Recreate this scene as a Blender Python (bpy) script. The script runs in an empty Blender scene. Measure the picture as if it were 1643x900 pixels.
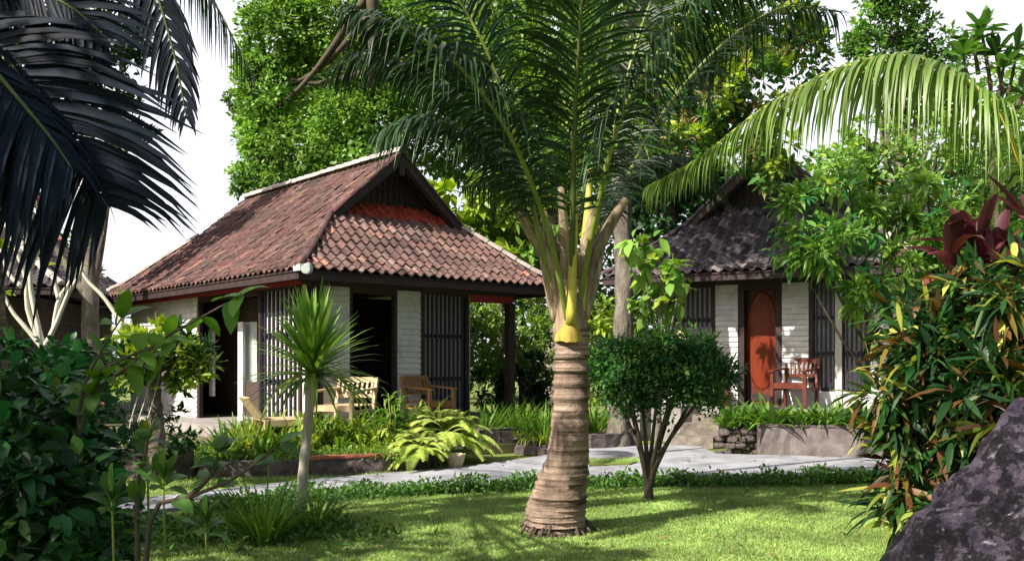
import bpy, math, random
import numpy as np
from math import radians, sin, cos, pi
rng = np.random.default_rng(7)
random.seed(7)
SC = bpy.context.scene
COL = SC.collection
EYE, F, HX, HY = 1.45, 1440.0, 821.5, 575.0

# ---------------------------------------------------------------- camera, sky, sun, exposure
cam = bpy.data.cameras.new('camera'); co = bpy.data.objects.new('camera', cam); COL.objects.link(co)
co.location = (0, 0, EYE); co.rotation_euler = (pi/2, 0, 0)
cam.sensor_width = 36; cam.lens = 36*F/1643; cam.shift_y = (HY-450)/1643
cam.clip_end = 2000; SC.camera = co
SUN_DIR = np.array([-.79, -.61]); SUN_EL = radians(41)
w = bpy.data.worlds.new('World'); SC.world = w; w.use_nodes = True
nt = w.node_tree; bg = nt.nodes['Background']
sky = nt.nodes.new('ShaderNodeTexSky'); sky.sky_type = 'NISHITA'; sky.sun_disc = False
sky.sun_elevation = SUN_EL
sky.sun_rotation = math.atan2(SUN_DIR[0], SUN_DIR[1])
sky.air_density = 1.0; sky.dust_density = 4.0; sky.ozone_density = 1.0
tc = nt.nodes.new('ShaderNodeTexCoord'); sx = nt.nodes.new('ShaderNodeSeparateXYZ'); nt.links.new(tc.outputs['Generated'], sx.inputs[0])
cn = nt.nodes.new('ShaderNodeTexNoise'); cn.inputs['Scale'].default_value = 2.2; cn.inputs['Detail'].default_value = 6; nt.links.new(tc.outputs['Generated'], cn.inputs[0])
ma = nt.nodes.new('ShaderNodeMath'); ma.operation = 'MULTIPLY_ADD'; ma.inputs[1].default_value = 1.1; nt.links.new(cn.outputs[0], ma.inputs[0]); nt.links.new(sx.outputs[1], ma.inputs[2])
mr_ = nt.nodes.new('ShaderNodeMapRange'); nt.links.new(ma.outputs[0], mr_.inputs[0]); mr_.inputs[1].default_value = .75; mr_.inputs[2].default_value = 1.15
mr_.inputs[3].default_value = .0; mr_.inputs[4].default_value = .9
mc = nt.nodes.new('ShaderNodeMix'); mc.data_type = 'RGBA'; nt.links.new(mr_.outputs[0], mc.inputs[0]); nt.links.new(sky.outputs[0], mc.inputs[6]); mc.inputs[7].default_value = (9.5, 9.6, 10.3, 1)
nt.links.new(mc.outputs[2], bg.inputs[0]); bg.inputs[1].default_value = .072
sl = bpy.data.lights.new('sun', 'SUN'); so = bpy.data.objects.new('sun', sl); COL.objects.link(so)
sl.energy = 5.0; sl.angle = radians(.5); sl.color = (1, .93, .80)
so.rotation_euler = (pi/2-SUN_EL, 0, math.atan2(SUN_DIR[1], SUN_DIR[0])+pi/2)
SC.view_settings.view_transform = 'Standard'; SC.view_settings.look = 'None'
SC.view_settings.exposure = 1.0; SC.view_settings.gamma = 1
SC.cycles.max_bounces = 6; SC.cycles.transparent_max_bounces = 4

# ---------------------------------------------------------------- helpers
def at(px, py, d):
    return np.array([(px-HX)/F*d, d, EYE-(py-HY)/F*d])
def gp(px, py, z=0.0):
    d = (EYE-z)*F/(py-HY)
    return np.array([(px-HX)/F*d, d, z])
def A(*r): return np.array(r, dtype=float)
def norm(v):
    return v/np.maximum(np.linalg.norm(v, axis=-1, keepdims=True), 1e-9)

MATS = {}
def newmat(name):
    m = bpy.data.materials.new(name); m.use_nodes = True
    n = m.node_tree.nodes; b = n['Principled BSDF']; MATS[name] = m
    return m, m.node_tree, b
def rampof(t, cols, fac, pos=None):
    r = t.nodes.new('ShaderNodeValToRGB'); e = r.color_ramp.elements
    while len(e) < len(cols): e.new(.5)
    for i, c in enumerate(cols):
        e[i].position = pos[i] if pos else i/(len(cols)-1); e[i].color = (*c, 1)
    t.links.new(fac, r.inputs[0]); return r
def noise(t, scale, detail=4, rough=.6, coord='Object', vec=None):
    n = t.nodes.new('ShaderNodeTexNoise'); n.inputs['Scale'].default_value = scale
    n.inputs['Detail'].default_value = detail; n.inputs['Roughness'].default_value = rough
    if vec is None:
        c = t.nodes.new('ShaderNodeTexCoord'); vec = c.outputs[coord]
    t.links.new(vec, n.inputs['Vector']); return n
def bump(t, b, h, strength=.5, dist=.02):
    n = t.nodes.new('ShaderNodeBump'); n.inputs['Strength'].default_value = strength
    n.inputs['Distance'].default_value = dist
    t.links.new(h, n.inputs['Height']); t.links.new(n.outputs[0], b.inputs['Normal'])
def mixc(t, fac, a, b, mode='MIX'):
    n = t.nodes.new('ShaderNodeMix'); n.data_type = 'RGBA'; n.blend_type = mode
    for i, s in ((0, fac), (6, a), (7, b)):
        if hasattr(s, 'links'): t.links.new(s, n.inputs[i])
        elif i: n.inputs[i].default_value = (*s, 1)
        else: n.inputs[i].default_value = s
    return n.outputs[2]

def leafmat(name, cols, rough=.45, transl=.35, tcol=1.3, spec=.3, pos=None, nscale=1.2):
    m, t, b = newmat(name)
    g = t.nodes.new('ShaderNodeNewGeometry')
    r = rampof(t, cols, g.outputs['Random Per Island'], pos)
    nz = noise(t, nscale, 2)
    mr = t.nodes.new('ShaderNodeMapRange'); t.links.new(nz.outputs[0], mr.inputs[0])
    mr.inputs[1].default_value = .3; mr.inputs[2].default_value = .7
    mr.inputs[3].default_value = .55; mr.inputs[4].default_value = 1.4
    hs = t.nodes.new('ShaderNodeHueSaturation'); t.links.new(r.outputs[0], hs.inputs['Color'])
    t.links.new(mr.outputs[0], hs.inputs['Value'])
    t.links.new(hs.outputs[0], b.inputs['Base Color'])
    b.inputs['Roughness'].default_value = rough
    b.inputs['Specular IOR Level'].default_value = spec
    tr = t.nodes.new('ShaderNodeBsdfTranslucent')
    hs2 = t.nodes.new('ShaderNodeHueSaturation'); hs2.inputs['Value'].default_value = tcol
    hs2.inputs['Saturation'].default_value = 1.1
    hs2.inputs['Hue'].default_value = .49
    t.links.new(hs.outputs[0], hs2.inputs['Color']); t.links.new(hs2.outputs[0], tr.inputs[0])
    mx = t.nodes.new('ShaderNodeMixShader'); mx.inputs[0].default_value = transl
    t.links.new(b.outputs[0], mx.inputs[1]); t.links.new(tr.outputs[0], mx.inputs[2])
    t.links.new(mx.outputs[0], t.nodes['Material Output'].inputs[0])
    return m
def solid(name, cols, scale=4, rough=.7, bs=.3, bd=.01, island=False, detail=5, spec=.3, stretch=None, bscale=None):
    m, t, b = newmat(name)
    c = t.nodes.new('ShaderNodeTexCoord'); v = c.outputs['Object']
    if stretch:
        mp = t.nodes.new('ShaderNodeMapping'); mp.inputs['Scale'].default_value = stretch
        t.links.new(v, mp.inputs[0]); v = mp.outputs[0]
    n = noise(t, scale, detail, .65, vec=v)
    r = rampof(t, cols, n.outputs[0], [.28+.44*i/(len(cols)-1) for i in range(len(cols))])
    out = r.outputs[0]
    if island:
        g = t.nodes.new('ShaderNodeNewGeometry')
        hs = t.nodes.new('ShaderNodeHueSaturation'); t.links.new(out, hs.inputs['Color'])
        mr = t.nodes.new('ShaderNodeMapRange'); t.links.new(g.outputs['Random Per Island'], mr.inputs[0])
        mr.inputs[3].default_value = .7; mr.inputs[4].default_value = 1.3
        t.links.new(mr.outputs[0], hs.inputs['Value']); out = hs.outputs[0]
    t.links.new(out, b.inputs['Base Color']); b.inputs['Roughness'].default_value = rough
    b.inputs['Specular IOR Level'].default_value = spec
    if bs:
        n2 = noise(t, bscale or scale*4, 6, .7, vec=v); bump(t, b, n2.outputs[0], bs, bd)
    return m

leafmat('leaf_bright', [(.09,.21,.03),(.16,.31,.05),(.24,.40,.08),(.13,.27,.045)], nscale=.7)
leafmat('leaf_mid', [(.04,.11,.02),(.07,.17,.03),(.11,.23,.045)])
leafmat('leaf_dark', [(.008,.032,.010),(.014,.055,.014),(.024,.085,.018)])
leafmat('leaf_blue', [(.018,.09,.025),(.03,.14,.04),(.055,.19,.055)])
leafmat('leaf_yellow', [(.14,.24,.02),(.24,.36,.03),(.34,.42,.05),(.12,.24,.03)])
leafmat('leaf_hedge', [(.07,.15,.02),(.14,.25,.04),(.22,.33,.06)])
leafmat('leaf_croton', [(.02,.065,.012),(.05,.13,.02),(.03,.08,.02),(.18,.23,.03),(.16,.10,.02),(.08,.02,.025),(.04,.11,.02)], pos=[0,.3,.5,.68,.8,.87,1], tcol=1.1)
leafmat('leaf_rust', [(.10,.035,.018),(.18,.09,.025),(.07,.02,.018),(.22,.16,.04)])
leafmat('leaf_variegated', [(.10,.18,.02),(.42,.46,.07),(.07,.16,.02),(.5,.5,.10),(.12,.24,.03)])
leafmat('leaf_red', [(.06,.012,.022),(.10,.02,.035),(.22,.06,.06),(.04,.016,.025),(.13,.05,.03)], tcol=1.2, transl=.3)
leafmat('leaf_fern', [(.30,.42,.07),(.42,.52,.12),(.55,.62,.22)])
leafmat('leaf_lily', [(.06,.16,.02),(.11,.24,.03),(.18,.32,.05)])
leafmat('palm_leaf', [(.007,.024,.009),(.014,.042,.013),(.035,.085,.02)], rough=.42, transl=.2, spec=.35)  # tone darkened so the shade of backlit fronds sits in the colour
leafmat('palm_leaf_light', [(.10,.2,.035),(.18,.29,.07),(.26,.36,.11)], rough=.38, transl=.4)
leafmat('palm_leaf_shaded', [(.005,.008,.014),(.007,.012,.024),(.010,.018,.030)], rough=.6, transl=.08, spec=.12)  # blue-black copy of the palm leaf, shade put into its colour
leafmat('dracaena_leaf', [(.09,.21,.03),(.16,.31,.05),(.26,.42,.09)], rough=.35)
leafmat('dry_leaf', [(.25,.19,.08),(.34,.27,.12),(.18,.15,.07),(.2,.24,.07)])
leafmat('flower_pink', [(.6,.08,.12),(.7,.2,.2)])
leafmat('flower_orange', [(.75,.2,.04),(.75,.33,.05)])
leafmat('grass_blade', [(.17,.31,.06),(.26,.41,.10),(.38,.47,.18),(.20,.34,.07)], rough=.6, transl=.3, nscale=1.6)
solid('rachis_green', [(.13,.18,.03),(.24,.28,.06)], 6, .4, .1)
solid('rachis_dark', [(.05,.07,.02),(.10,.13,.03)], 6, .4, .1)
solid('rachis_yellow', [(.40,.36,.05),(.52,.48,.10)], 6, .4, .1)
solid('sheath_yellow', [(.18,.10,.05),(.36,.25,.05),(.42,.32,.06),(.28,.28,.06)], 9, .75, .5, stretch=(2.5,2.5,.3))
solid('sheath_fibre', [(.09,.05,.03),(.30,.21,.14),(.45,.36,.26)], 5, .8, .6, stretch=(2,2,.25))
solid('petiole_pale', [(.08,.06,.035),(.26,.20,.13),(.46,.37,.27)], 8, .8, .7, stretch=(2,2,.4))
solid('bark_grey', [(.05,.042,.036),(.15,.13,.11),(.30,.27,.23)], 6, .9, 1, .04, stretch=(1,1,.35))
solid('bark_pale', [(.30,.27,.22),(.42,.39,.33),(.5,.47,.42)], 8, .8, .4, .01)
solid('bark_dark', [(.05,.04,.03),(.1,.08,.06)], 8, .9, .5, .02)
solid('branch_white', [(.36,.34,.28),(.52,.5,.43),(.6,.58,.5)], 10, .7, .3)
solid('wood_teak', [(.36,.25,.14),(.50,.37,.23),(.58,.45,.30)], 6, .55, .15, stretch=(1,6,1))
solid('wood_brown', [(.24,.12,.055),(.36,.19,.09)], 6, .5, .15)
solid('wood_red', [(.07,.018,.012),(.15,.036,.02)], 6, .4, .15)
solid('wood_dark', [(.022,.014,.016),(.05,.03,.03)], 6, .6, .2)
solid('beam_red', [(.22,.02,.03),(.34,.04,.05)], 6, .6, .2)
solid('door_orange', [(.09,.012,.006),(.18,.028,.009),(.08,.011,.005)], 3.5, .35, .15, stretch=(2,2,.5))
solid('white_paint', [(.40,.37,.38),(.60,.58,.60),(.70,.68,.70)], 3.2, .6, .08, detail=8)
solid('lattice_paint', [(.42,.38,.38),(.55,.5,.5)], 3, .6, .08)
solid('lattice_bar', [(.015,.014,.03),(.03,.028,.045)], 6, .5, .1)
solid('curtain_cloth', [(.5,.55,.55),(.66,.7,.7)], 3, .9, .1)
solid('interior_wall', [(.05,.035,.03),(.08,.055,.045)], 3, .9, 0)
solid('porch_concrete', [(.16,.14,.14),(.26,.24,.23),(.32,.3,.28)], 3, .85, .3)
solid('step_stone', [(.07,.06,.055),(.17,.145,.125),(.27,.235,.2)], 5, .9, .5)
solid('planter_stone', [(.03,.022,.024),(.10,.08,.08),(.2,.17,.15)], 4, .95, .9, .03, bscale=9)
solid('planter_plaster', [(.05,.042,.045),(.13,.11,.11),(.22,.19,.18)], 2.4, .9, .4, .02, detail=8)
solid('brick_edge', [(.26,.07,.05),(.38,.14,.09)], 9, .8, .4)
solid('path_concrete', [(.13,.13,.145),(.27,.275,.31),(.38,.38,.42)], 2.2, .8, .35, .008, detail=9, bscale=30)
solid('soil', [(.06,.045,.03),(.13,.1,.06),(.1,.13,.04)], 3, 1, .6, .03)
def rockmat():
    m, t, b = newmat('rock_dark')
    n = noise(t, 6, 12, .78); n2 = noise(t, 13, 10, .75)
    v = t.nodes.new('ShaderNodeTexVoronoi'); v.feature = 'DISTANCE_TO_EDGE'; v.inputs['Scale'].default_value = 8
    c = t.nodes.new('ShaderNodeTexCoord'); mx = mixc(t, .25, (0,0,0), n2.outputs['Color'])
    va = t.nodes.new('ShaderNodeVectorMath'); t.links.new(c.outputs['Object'], va.inputs[0]); t.links.new(mx, va.inputs[1]); t.links.new(va.outputs[0], v.inputs['Vector'])
    r = rampof(t, [(.006,.005,.010),(.028,.022,.038),(.075,.06,.085),(.12,.10,.12)], n.outputs[0], [.36,.46,.56,.7])
    f = rampof(t, [(0,0,0),(1,1,1)], n2.outputs[0], [.58,.66])
    c2 = mixc(t, f.outputs[0], r.outputs[0], (.30,.28,.33))
    cr = rampof(t, [(.45,.45,.45),(1,1,1)], v.outputs['Distance'], [0,.12])
    t.links.new(mixc(t, 1.0, c2, cr.outputs[0], 'MULTIPLY'), b.inputs['Base Color']); b.inputs['Roughness'].default_value = .9
    b.inputs['Specular IOR Level'].default_value = .2
    ad = t.nodes.new('ShaderNodeMath'); t.links.new(n2.outputs[0], ad.inputs[0]); t.links.new(cr.outputs[0], ad.inputs[1])
    bump(t, b, ad.outputs[0], 1, .03)
rockmat()
solid('pot_clay', [(.42,.33,.22),(.58,.48,.34)], 5, .7, .2)
solid('ridge_mortar', [(.2,.17,.16),(.38,.33,.31),(.52,.46,.44)], 4, .9, .5)
solid('lamp_shade', [(.7,.5,.25),(.8,.6,.35)], 5, .6, 0)
solid('lamp_metal', [(.35,.38,.38),(.5,.53,.52)], 5, .4, 0)

# terracotta tiles: aged, each tile its own tint
def tilemat(name, cols, moss=.45, pos=None):
    m, t, b = newmat(name)
    g = t.nodes.new('ShaderNodeNewGeometry')
    r = rampof(t, cols, g.outputs['Random Per Island'], pos)
    n = noise(t, 1.1, 6, .7); n2 = noise(t, 16, 5, .7)
    f = rampof(t, [(0,0,0),(1,1,1)], n.outputs[0], [.42,.68])
    mm = t.nodes.new('ShaderNodeMath'); mm.operation = 'MULTIPLY'; mm.inputs[1].default_value = moss
    t.links.new(f.outputs[0], mm.inputs[0])
    c1 = mixc(t, mm.outputs[0], r.outputs[0], (.06,.05,.04))
    f2 = rampof(t, [(.55,.55,.55),(1.25,1.25,1.25)], n2.outputs[0], [.3,.7])
    c2 = mixc(t, 1.0, c1, f2.outputs[0], 'MULTIPLY')
    t.links.new(c2, b.inputs['Base Color']); b.inputs['Roughness'].default_value = .8
    b.inputs['Specular IOR Level'].default_value = .25
    bump(t, b, n2.outputs[0], .4, .01)
    return m
tilemat('tile_red', [(.06,.035,.036),(.125,.062,.06),(.175,.082,.078),(.11,.058,.058),(.21,.125,.115),(.31,.15,.11)], .75, [0,.2,.5,.72,.92,1])
tilemat('tile_front', [(.07,.042,.044),(.15,.082,.076),(.20,.112,.10),(.12,.072,.068),(.26,.175,.155),(.42,.18,.12)], .5, [0,.2,.5,.72,.92,1])
tilemat('tile_clean', [(.42,.05,.03),(.52,.09,.045),(.33,.035,.028)], .25)
tilemat('tile_grey', [(.03,.024,.032),(.06,.05,.062),(.12,.10,.115),(.05,.042,.052),(.26,.22,.22)], .3)

# coconut trunk: rings
def trunkmat():
    m, t, b = newmat('coconut_bark')
    c = t.nodes.new('ShaderNodeTexCoord')
    n = noise(t, 3.5, 6, .65); n2 = noise(t, 22, 5, .7)
    mp = t.nodes.new('ShaderNodeMapping'); mp.inputs['Scale'].default_value = (.6,.6,17)
    t.links.new(c.outputs['Object'], mp.inputs[0]); n3 = noise(t, 1.5, 5, .6, vec=mp.outputs[0])
    r = rampof(t, [(.04,.032,.028),(.17,.13,.105),(.29,.22,.18),(.34,.265,.22),(.52,.44,.38)], n3.outputs[0], [.33,.42,.5,.6,.68])
    r2 = rampof(t, [(.42,.40,.38),(1.15,1.08,1.02)], n.outputs[0], [.36,.6])
    col = mixc(t, 1.0, r.outputs[0], r2.outputs[0], 'MULTIPLY')
    t.links.new(col, b.inputs['Base Color']); b.inputs['Roughness'].default_value = .9
    b.inputs['Specular IOR Level'].default_value = .15
    ad = t.nodes.new('ShaderNodeMath'); t.links.new(n3.outputs[0], ad.inputs[0]); t.links.new(n2.outputs[0], ad.inputs[1])
    bump(t, b, ad.outputs[0], .8, .03)
trunkmat()
def groundmat():
    m, t, b = newmat('ground_soil_grass')
    n = noise(t, .8, 6, .65); n2 = noise(t, 40, 4, .7)
    r = rampof(t, [(.08,.12,.03),(.14,.19,.045),(.2,.24,.07),(.17,.17,.07)], n.outputs[0], [.3,.45,.6,.75])
    f2 = rampof(t, [(.6,.6,.6),(1.3,1.3,1.3)], n2.outputs[0], [.3,.7])
    t.links.new(mixc(t, 1.0, r.outputs[0], f2.outputs[0], 'MULTIPLY'), b.inputs['Base Color'])
    b.inputs['Roughness'].default_value = 1; b.inputs['Specular IOR Level'].default_value = .1
    bump(t, b, n2.outputs[0], .8, .02)
groundmat()
M = MATS

class MB:
    def __init__(s): s.V=[]; s.F=[]; s.n=0; s.cur=0; s.sm=[]
    def add(s, V, Fc, m=0, smooth=False):
        V = np.asarray(V, float).reshape(-1, 3)
        if isinstance(Fc, list):
            ks = {}
            for f in Fc: ks.setdefault(len(f), []).append(f)
            for k, fs in ks.items(): s.F.append((np.array(fs)+s.n, m, smooth))
        else: s.F.append((Fc+s.n, m, smooth))
        s.V.append(V); s.n += len(V)
    def box(s, x0, x1, y0, y1, z0, z1, m=0):
        v = [(x,y,z) for x in (x0,x1) for y in (y0,y1) for z in (z0,z1)]
        s.add(v, [[0,1,3,2],[4,6,7,5],[0,4,5,1],[2,3,7,6],[0,2,6,4],[1,5,7,3]], m)
    def boxc(s, c, sx, sy, sz, rot=0, m=0, tilt=0):
        v = A(*[(x,y,z) for x in (-sx,sx) for y in (-sy,sy) for z in (-sz,sz)])/2
        ct, st = cos(tilt), sin(tilt)
        v = np.stack([v[:,0], v[:,1]*ct-v[:,2]*st, v[:,1]*st+v[:,2]*ct], 1)
        cr, sr = cos(rot), sin(rot)
        v = np.stack([v[:,0]*cr-v[:,1]*sr, v[:,0]*sr+v[:,1]*cr, v[:,2]], 1)+np.asarray(c)
        s.add(v, [[0,1,3,2],[4,6,7,5],[0,4,5,1],[2,3,7,6],[0,2,6,4],[1,5,7,3]], m)
    def bar(s, a, b, wd, h, m=0):
        a = np.asarray(a, float); b = np.asarray(b, float)
        d = norm(b-a); sd = np.cross(d, [0,0,1]); 
        if np.linalg.norm(sd) < 1e-3: sd = A(1,0,0)
        sd = norm(sd); up = np.cross(sd, d)
        v = [p+sd*i*wd/2+up*j*h/2 for p in (a,b) for i,j in ((-1,-1),(1,-1),(1,1),(-1,1))]
        s.add(v, [[0,1,2,3],[7,6,5,4],[0,4,5,1],[1,5,6,2],[2,6,7,3],[3,7,4,0]], m)
    def tube(s, pts, rad, n=8, m=0, rough=0, cap=True, flat=False):
        pts = np.asarray(pts, float); k = len(pts)
        rad = np.broadcast_to(np.asarray(rad, float), (k,))
        T = norm(np.gradient(pts, axis=0)) if not flat else np.tile(A(0,0,1.), (k,1)); ref = A(0,0,1) if abs(T[0][2]) < .9 else A(1,0,0)
        X = norm(np.cross(T[0], ref)); V = []
        for i in range(k):
            X = norm(X-T[i]*np.dot(X, T[i])); Y = np.cross(T[i], X)
            a = np.arange(n)*2*pi/n
            rr = rad[i]*(1+rough*rng.normal(size=n))
            V.append(pts[i]+(np.cos(a)*rr)[:,None]*X+(np.sin(a)*rr)[:,None]*Y)
        F_ = np.array([[i*n+j, i*n+(j+1)%n, (i+1)*n+(j+1)%n, (i+1)*n+j] for i in range(k-1) for j in range(n)])
        base = s.n
        s.add(np.concatenate(V), F_, m, True)
        if cap:
            s.F.append((np.array([[base+(k-1)*n+j for j in range(n)]]), m, False))
            s.F.append((np.array([[base+j for j in range(n)][::-1]]), m, False))
    def blades(s, P, D, U, L, W, droop=0., ns=3, prof=None, fold=0., m=0, curl=None):
        P = np.atleast_2d(P).astype(float); N = len(P)
        D = norm(np.broadcast_to(D, (N,3)).astype(float)); U = np.broadcast_to(U, (N,3)).astype(float)
        L = np.broadcast_to(L, (N,)).astype(float); W = np.broadcast_to(W, (N,)).astype(float)
        dr = np.broadcast_to(droop, (N,)).astype(float)
        S = norm(np.cross(D, U)+1e-6); Nn = np.cross(S, D)
        t = np.linspace(0, 1, ns+1)
        pr = np.interp(t, *(prof or ([0,.15,.4,.7,1],[.25,.8,1,.7,.03])))
        sh = 1-.28*np.minimum(np.abs(dr), 2)[:,None]*t
        C = P[:,None]+D[:,None]*(L[:,None]*t*sh)[...,None]
        C[...,2] -= dr[:,None]*L[:,None]*t**2*.8
        hw = (W[:,None]*pr/2)[...,None]
        if fold:
            V = np.stack([C-S[:,None]*hw+Nn[:,None]*hw*fold, C, C+S[:,None]*hw+Nn[:,None]*hw*fold], 2); a = 3
        else:
            V = np.stack([C-S[:,None]*hw, C+S[:,None]*hw], 2); a = 2
        o = (np.arange(N)*(ns+1)*a)[:,None]
        q = []
        for i in range(ns):
            for j in range(a-1):
                b = i*a+j; q.append(np.stack([o[:,0]+b, o[:,0]+b+1, o[:,0]+b+a+1, o[:,0]+b+a], 1))
        s.add(V.reshape(-1,3), np.concatenate(q), m, ns > 1)
    def diamonds(s, P, D, U, L, W, m=0):
        D = norm(D); S = norm(np.cross(D, U)+1e-6); Nn = np.cross(S, D)
        L = L[:,None]; W = W[:,None]; mid = P+D*L*.42-Nn*W*.15
        V = np.stack([P, mid-S*W/2+Nn*W*.12, P+D*L-Nn*L*.12, mid+S*W/2+Nn*W*.12], 1)
        o = np.arange(len(P))*4
        s.add(V.reshape(-1,3), np.stack([o,o+3,o+2,o+1], 1), m)
    def build(s, name, mats, parent=None, origin=None):
        V = np.concatenate(s.V) if s.V else np.zeros((0,3))
        if origin is not None: V = V-np.asarray(origin)
        elif parent is not None:
            q = parent
            while q.parent is not None: q = q.parent
            if q.get('_w'): V = V-A(*q['_o'])
        me = bpy.data.meshes.new(name)
        me.vertices.add(len(V)); me.vertices.foreach_set('co', V.astype(np.float32).ravel())
        loops = np.concatenate([f.ravel() for f,_,_ in s.F]).astype(np.int32)
        tot = np.concatenate([np.full(len(f), f.shape[1]) for f,_,_ in s.F]).astype(np.int32)
        mi = np.concatenate([np.full(len(f), m) for f,m,_ in s.F]).astype(np.int32)
        sm = np.concatenate([np.full(len(f), q) for f,_,q in s.F])
        st = np.concatenate([[0], np.cumsum(tot)[:-1]]).astype(np.int32)
        me.loops.add(len(loops)); me.loops.foreach_set('vertex_index', loops)
        me.polygons.add(len(tot)); me.polygons.foreach_set('loop_start', st)
        me.polygons.foreach_set('material_index', mi); me.polygons.foreach_set('use_smooth', sm)
        me.update(calc_edges=True); me.validate()
        for k in (mats if isinstance(mats, (list, tuple)) else [mats]): me.materials.append(M[k])
        o = bpy.data.objects.new(name, me); COL.objects.link(o)
        if origin is not None: o.location = origin
        if parent is not None: o.parent = parent
        return o

def tag(o, label=None, cat=None, group=None, kind=None):
    if label: o['label'] = label
    if cat: o['category'] = cat
    if group: o['group'] = group
    if kind: o['kind'] = kind
    return o
def thing(name, label, cat, loc, group=None, rotz=0, world=True):
    o = bpy.data.objects.new(name, None); COL.objects.link(o); o.location = loc
    o.rotation_euler = (0,0,rotz); o.empty_display_size = .1
    tag(o, label, cat, group)
    if world: o['_w'] = 1; o['_o'] = [float(q) for q in loc]
    return o
def copy_tree(o, parent=None):
    c = o.copy(); COL.objects.link(c)
    if parent is not None: c.parent = parent
    for ch in o.children: copy_tree(ch, c)
    return c
def curve(pts, n=24):
    pts = np.asarray(pts, float); P = np.vstack([2*pts[0]-pts[1], pts, 2*pts[-1]-pts[-2]])
    out = []
    k = len(pts)-1
    for u in np.linspace(0, k, n):
        i = min(int(u), k-1); t = u-i
        a,b,c,d = P[i:i+4]
        out.append(.5*((2*b)+(-a+c)*t+(2*a-5*b+4*c-d)*t*t+(-a+3*b-3*c+d)*t**3))
    return np.array(out)
def rdir(n, zb=0.0):
    v = rng.normal(size=(n,3)); v[:,2] += zb; return norm(v)

# ---------------------------------------------------------------- ground, lawn, path
g = MB(); S_ = 260
g.add([(-S_,-60,0),(S_,-60,0),(S_,S_*1.6,0),(-S_,S_*1.6,0)], [[0,1,2,3]])
tag(g.build('ground', 'ground_soil_grass'), kind='structure')

near = [(-420,905),(0,852),(120,840),(250,824),(400,808),(520,796),(620,790),(760,785),(860,779),(1000,776),(1150,774),(1300,770),(1450,768),(1643,766),(1900,764)]
far = [(-420,872),(0,826),(120,815),(250,801),(400,784),(520,771),(620,763),(745,752),(860,736),(960,717),(1112,714),(1150,731),(1300,735),(1450,740),(1643,743),(1900,746)]
nl = curve([gp(*p) for p in near], 90); fl = [gp(*p) for p in far]
def poly_extrude(mb, pts, z0, z1, m=0):
    n = len(pts); V = [(p[0],p[1],z1) for p in pts]+[(p[0],p[1],z0) for p in pts]
    mb.add(V, [list(range(n))]+[[i, i+n, (i+1)%n+n, (i+1)%n] for i in range(n)], m)
pm = MB()
poly_extrude(pm, list(nl)+fl[::-1], -.02, .035)
tag(pm.build('path', 'path_concrete'), kind='structure')
isl = MB()
poly_extrude(isl, [gp(945,752), gp(1010,750), gp(1022,746), gp(1000,743), gp(945,744)], .03, .055)
tag(isl.build('grass_island_ground', 'ground_soil_grass'), kind='structure')

def nearline(x):  # y of near edge of the path at x
    return np.interp(x, nl[:,0], nl[:,1])
def farline(x):
    f = np.array(fl); return np.interp(x, f[:,0], f[:,1])

# lawn blades (nobody could count them)
def grass_patch(name, n, x0, x1, y0, y1, test, h, label, mat='grass_blade', z=0):
    P = np.stack([rng.uniform(x0,x1,n), rng.uniform(y0,y1,n), np.full(n,z)], 1)
    P = P[test(P)]; n = len(P)
    D = rdir(n, 0); D[:,2] = np.abs(D[:,2])+.9; D = norm(D)
    U = rdir(n); mb = MB()
    mb.blades(P, D, U, rng.uniform(.6,1.3,n)*h, rng.uniform(.006,.011,n), .3, 1, ([0,1],[1,.1]))
    return tag(mb.build(name, mat), label, 'grass', kind='stuff')
grass_patch('lawn_grass', 260000, -4.2, 7.5, 5.9, 10.2, lambda P: (P[:,1] < nearline(P[:,0])-.05) & (P[:,1] > 6+.0*P[:,0]), .038,
            'short mown green lawn in front of the paved path')
grass_patch('verge_grass', 60000, -8, -1.2, 8.5, 12.5, lambda P: (P[:,1] > farline(P[:,0])+.03), .06,
            'strip of grass between the path and the planter wall')
grass_patch('island_grass', 5000, .9, 2.0, 11.8, 13.2, lambda P: (np.abs((P[:,1]-12.3-(P[:,0]-1.2)*.15)) < .2), .05,
            'small island of grass inside the paved path', z=.05)

def litter():
    mb=MB(); n=520; P=np.stack([rng.uniform(-5,6.5,n),rng.uniform(6.2,13.5,n),np.full(n,.045)],1)
    D=rdir(n,0); D[:,2]*=.25; mb.blades(P,D,A(0,0,1)+rdir(n)*.5,rng.uniform(.04,.11,n),rng.uniform(.015,.035,n),.1,3,fold=.3)
    return tag(mb.build('fallen_leaves','dry_leaf'),'scattered dry fallen leaves on the lawn and the path','fallen leaves',kind='stuff')
litter()
# low border plants along the path
def border():
    mb = MB(); n = 15000
    x = rng.uniform(-3.0, 6.2, n)
    lump = .5+.5*np.sin(x*5.3+1)*np.sin(x*2.1)+.3*np.sin(x*11)
    wdt = .30+.12*np.sin(x*2.7)
    off = rng.normal(size=n)*wdt*.45-.22
    z = np.abs(rng.normal(size=n))*.042*(.8+lump)+.015
    z = np.minimum(z, .17)
    P = np.stack([x, nearline(x)+off, z], 1)
    D = rdir(n, .5); L = rng.uniform(.03,.075,n)
    mb.diamonds(P, D, rdir(n, .8), L, L*.55)
    return tag(mb.build('border_ground_cover', 'leaf_mid'), 'low leafy ground cover edging the lawn along the path', 'ground cover', kind='stuff')
border()

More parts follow.
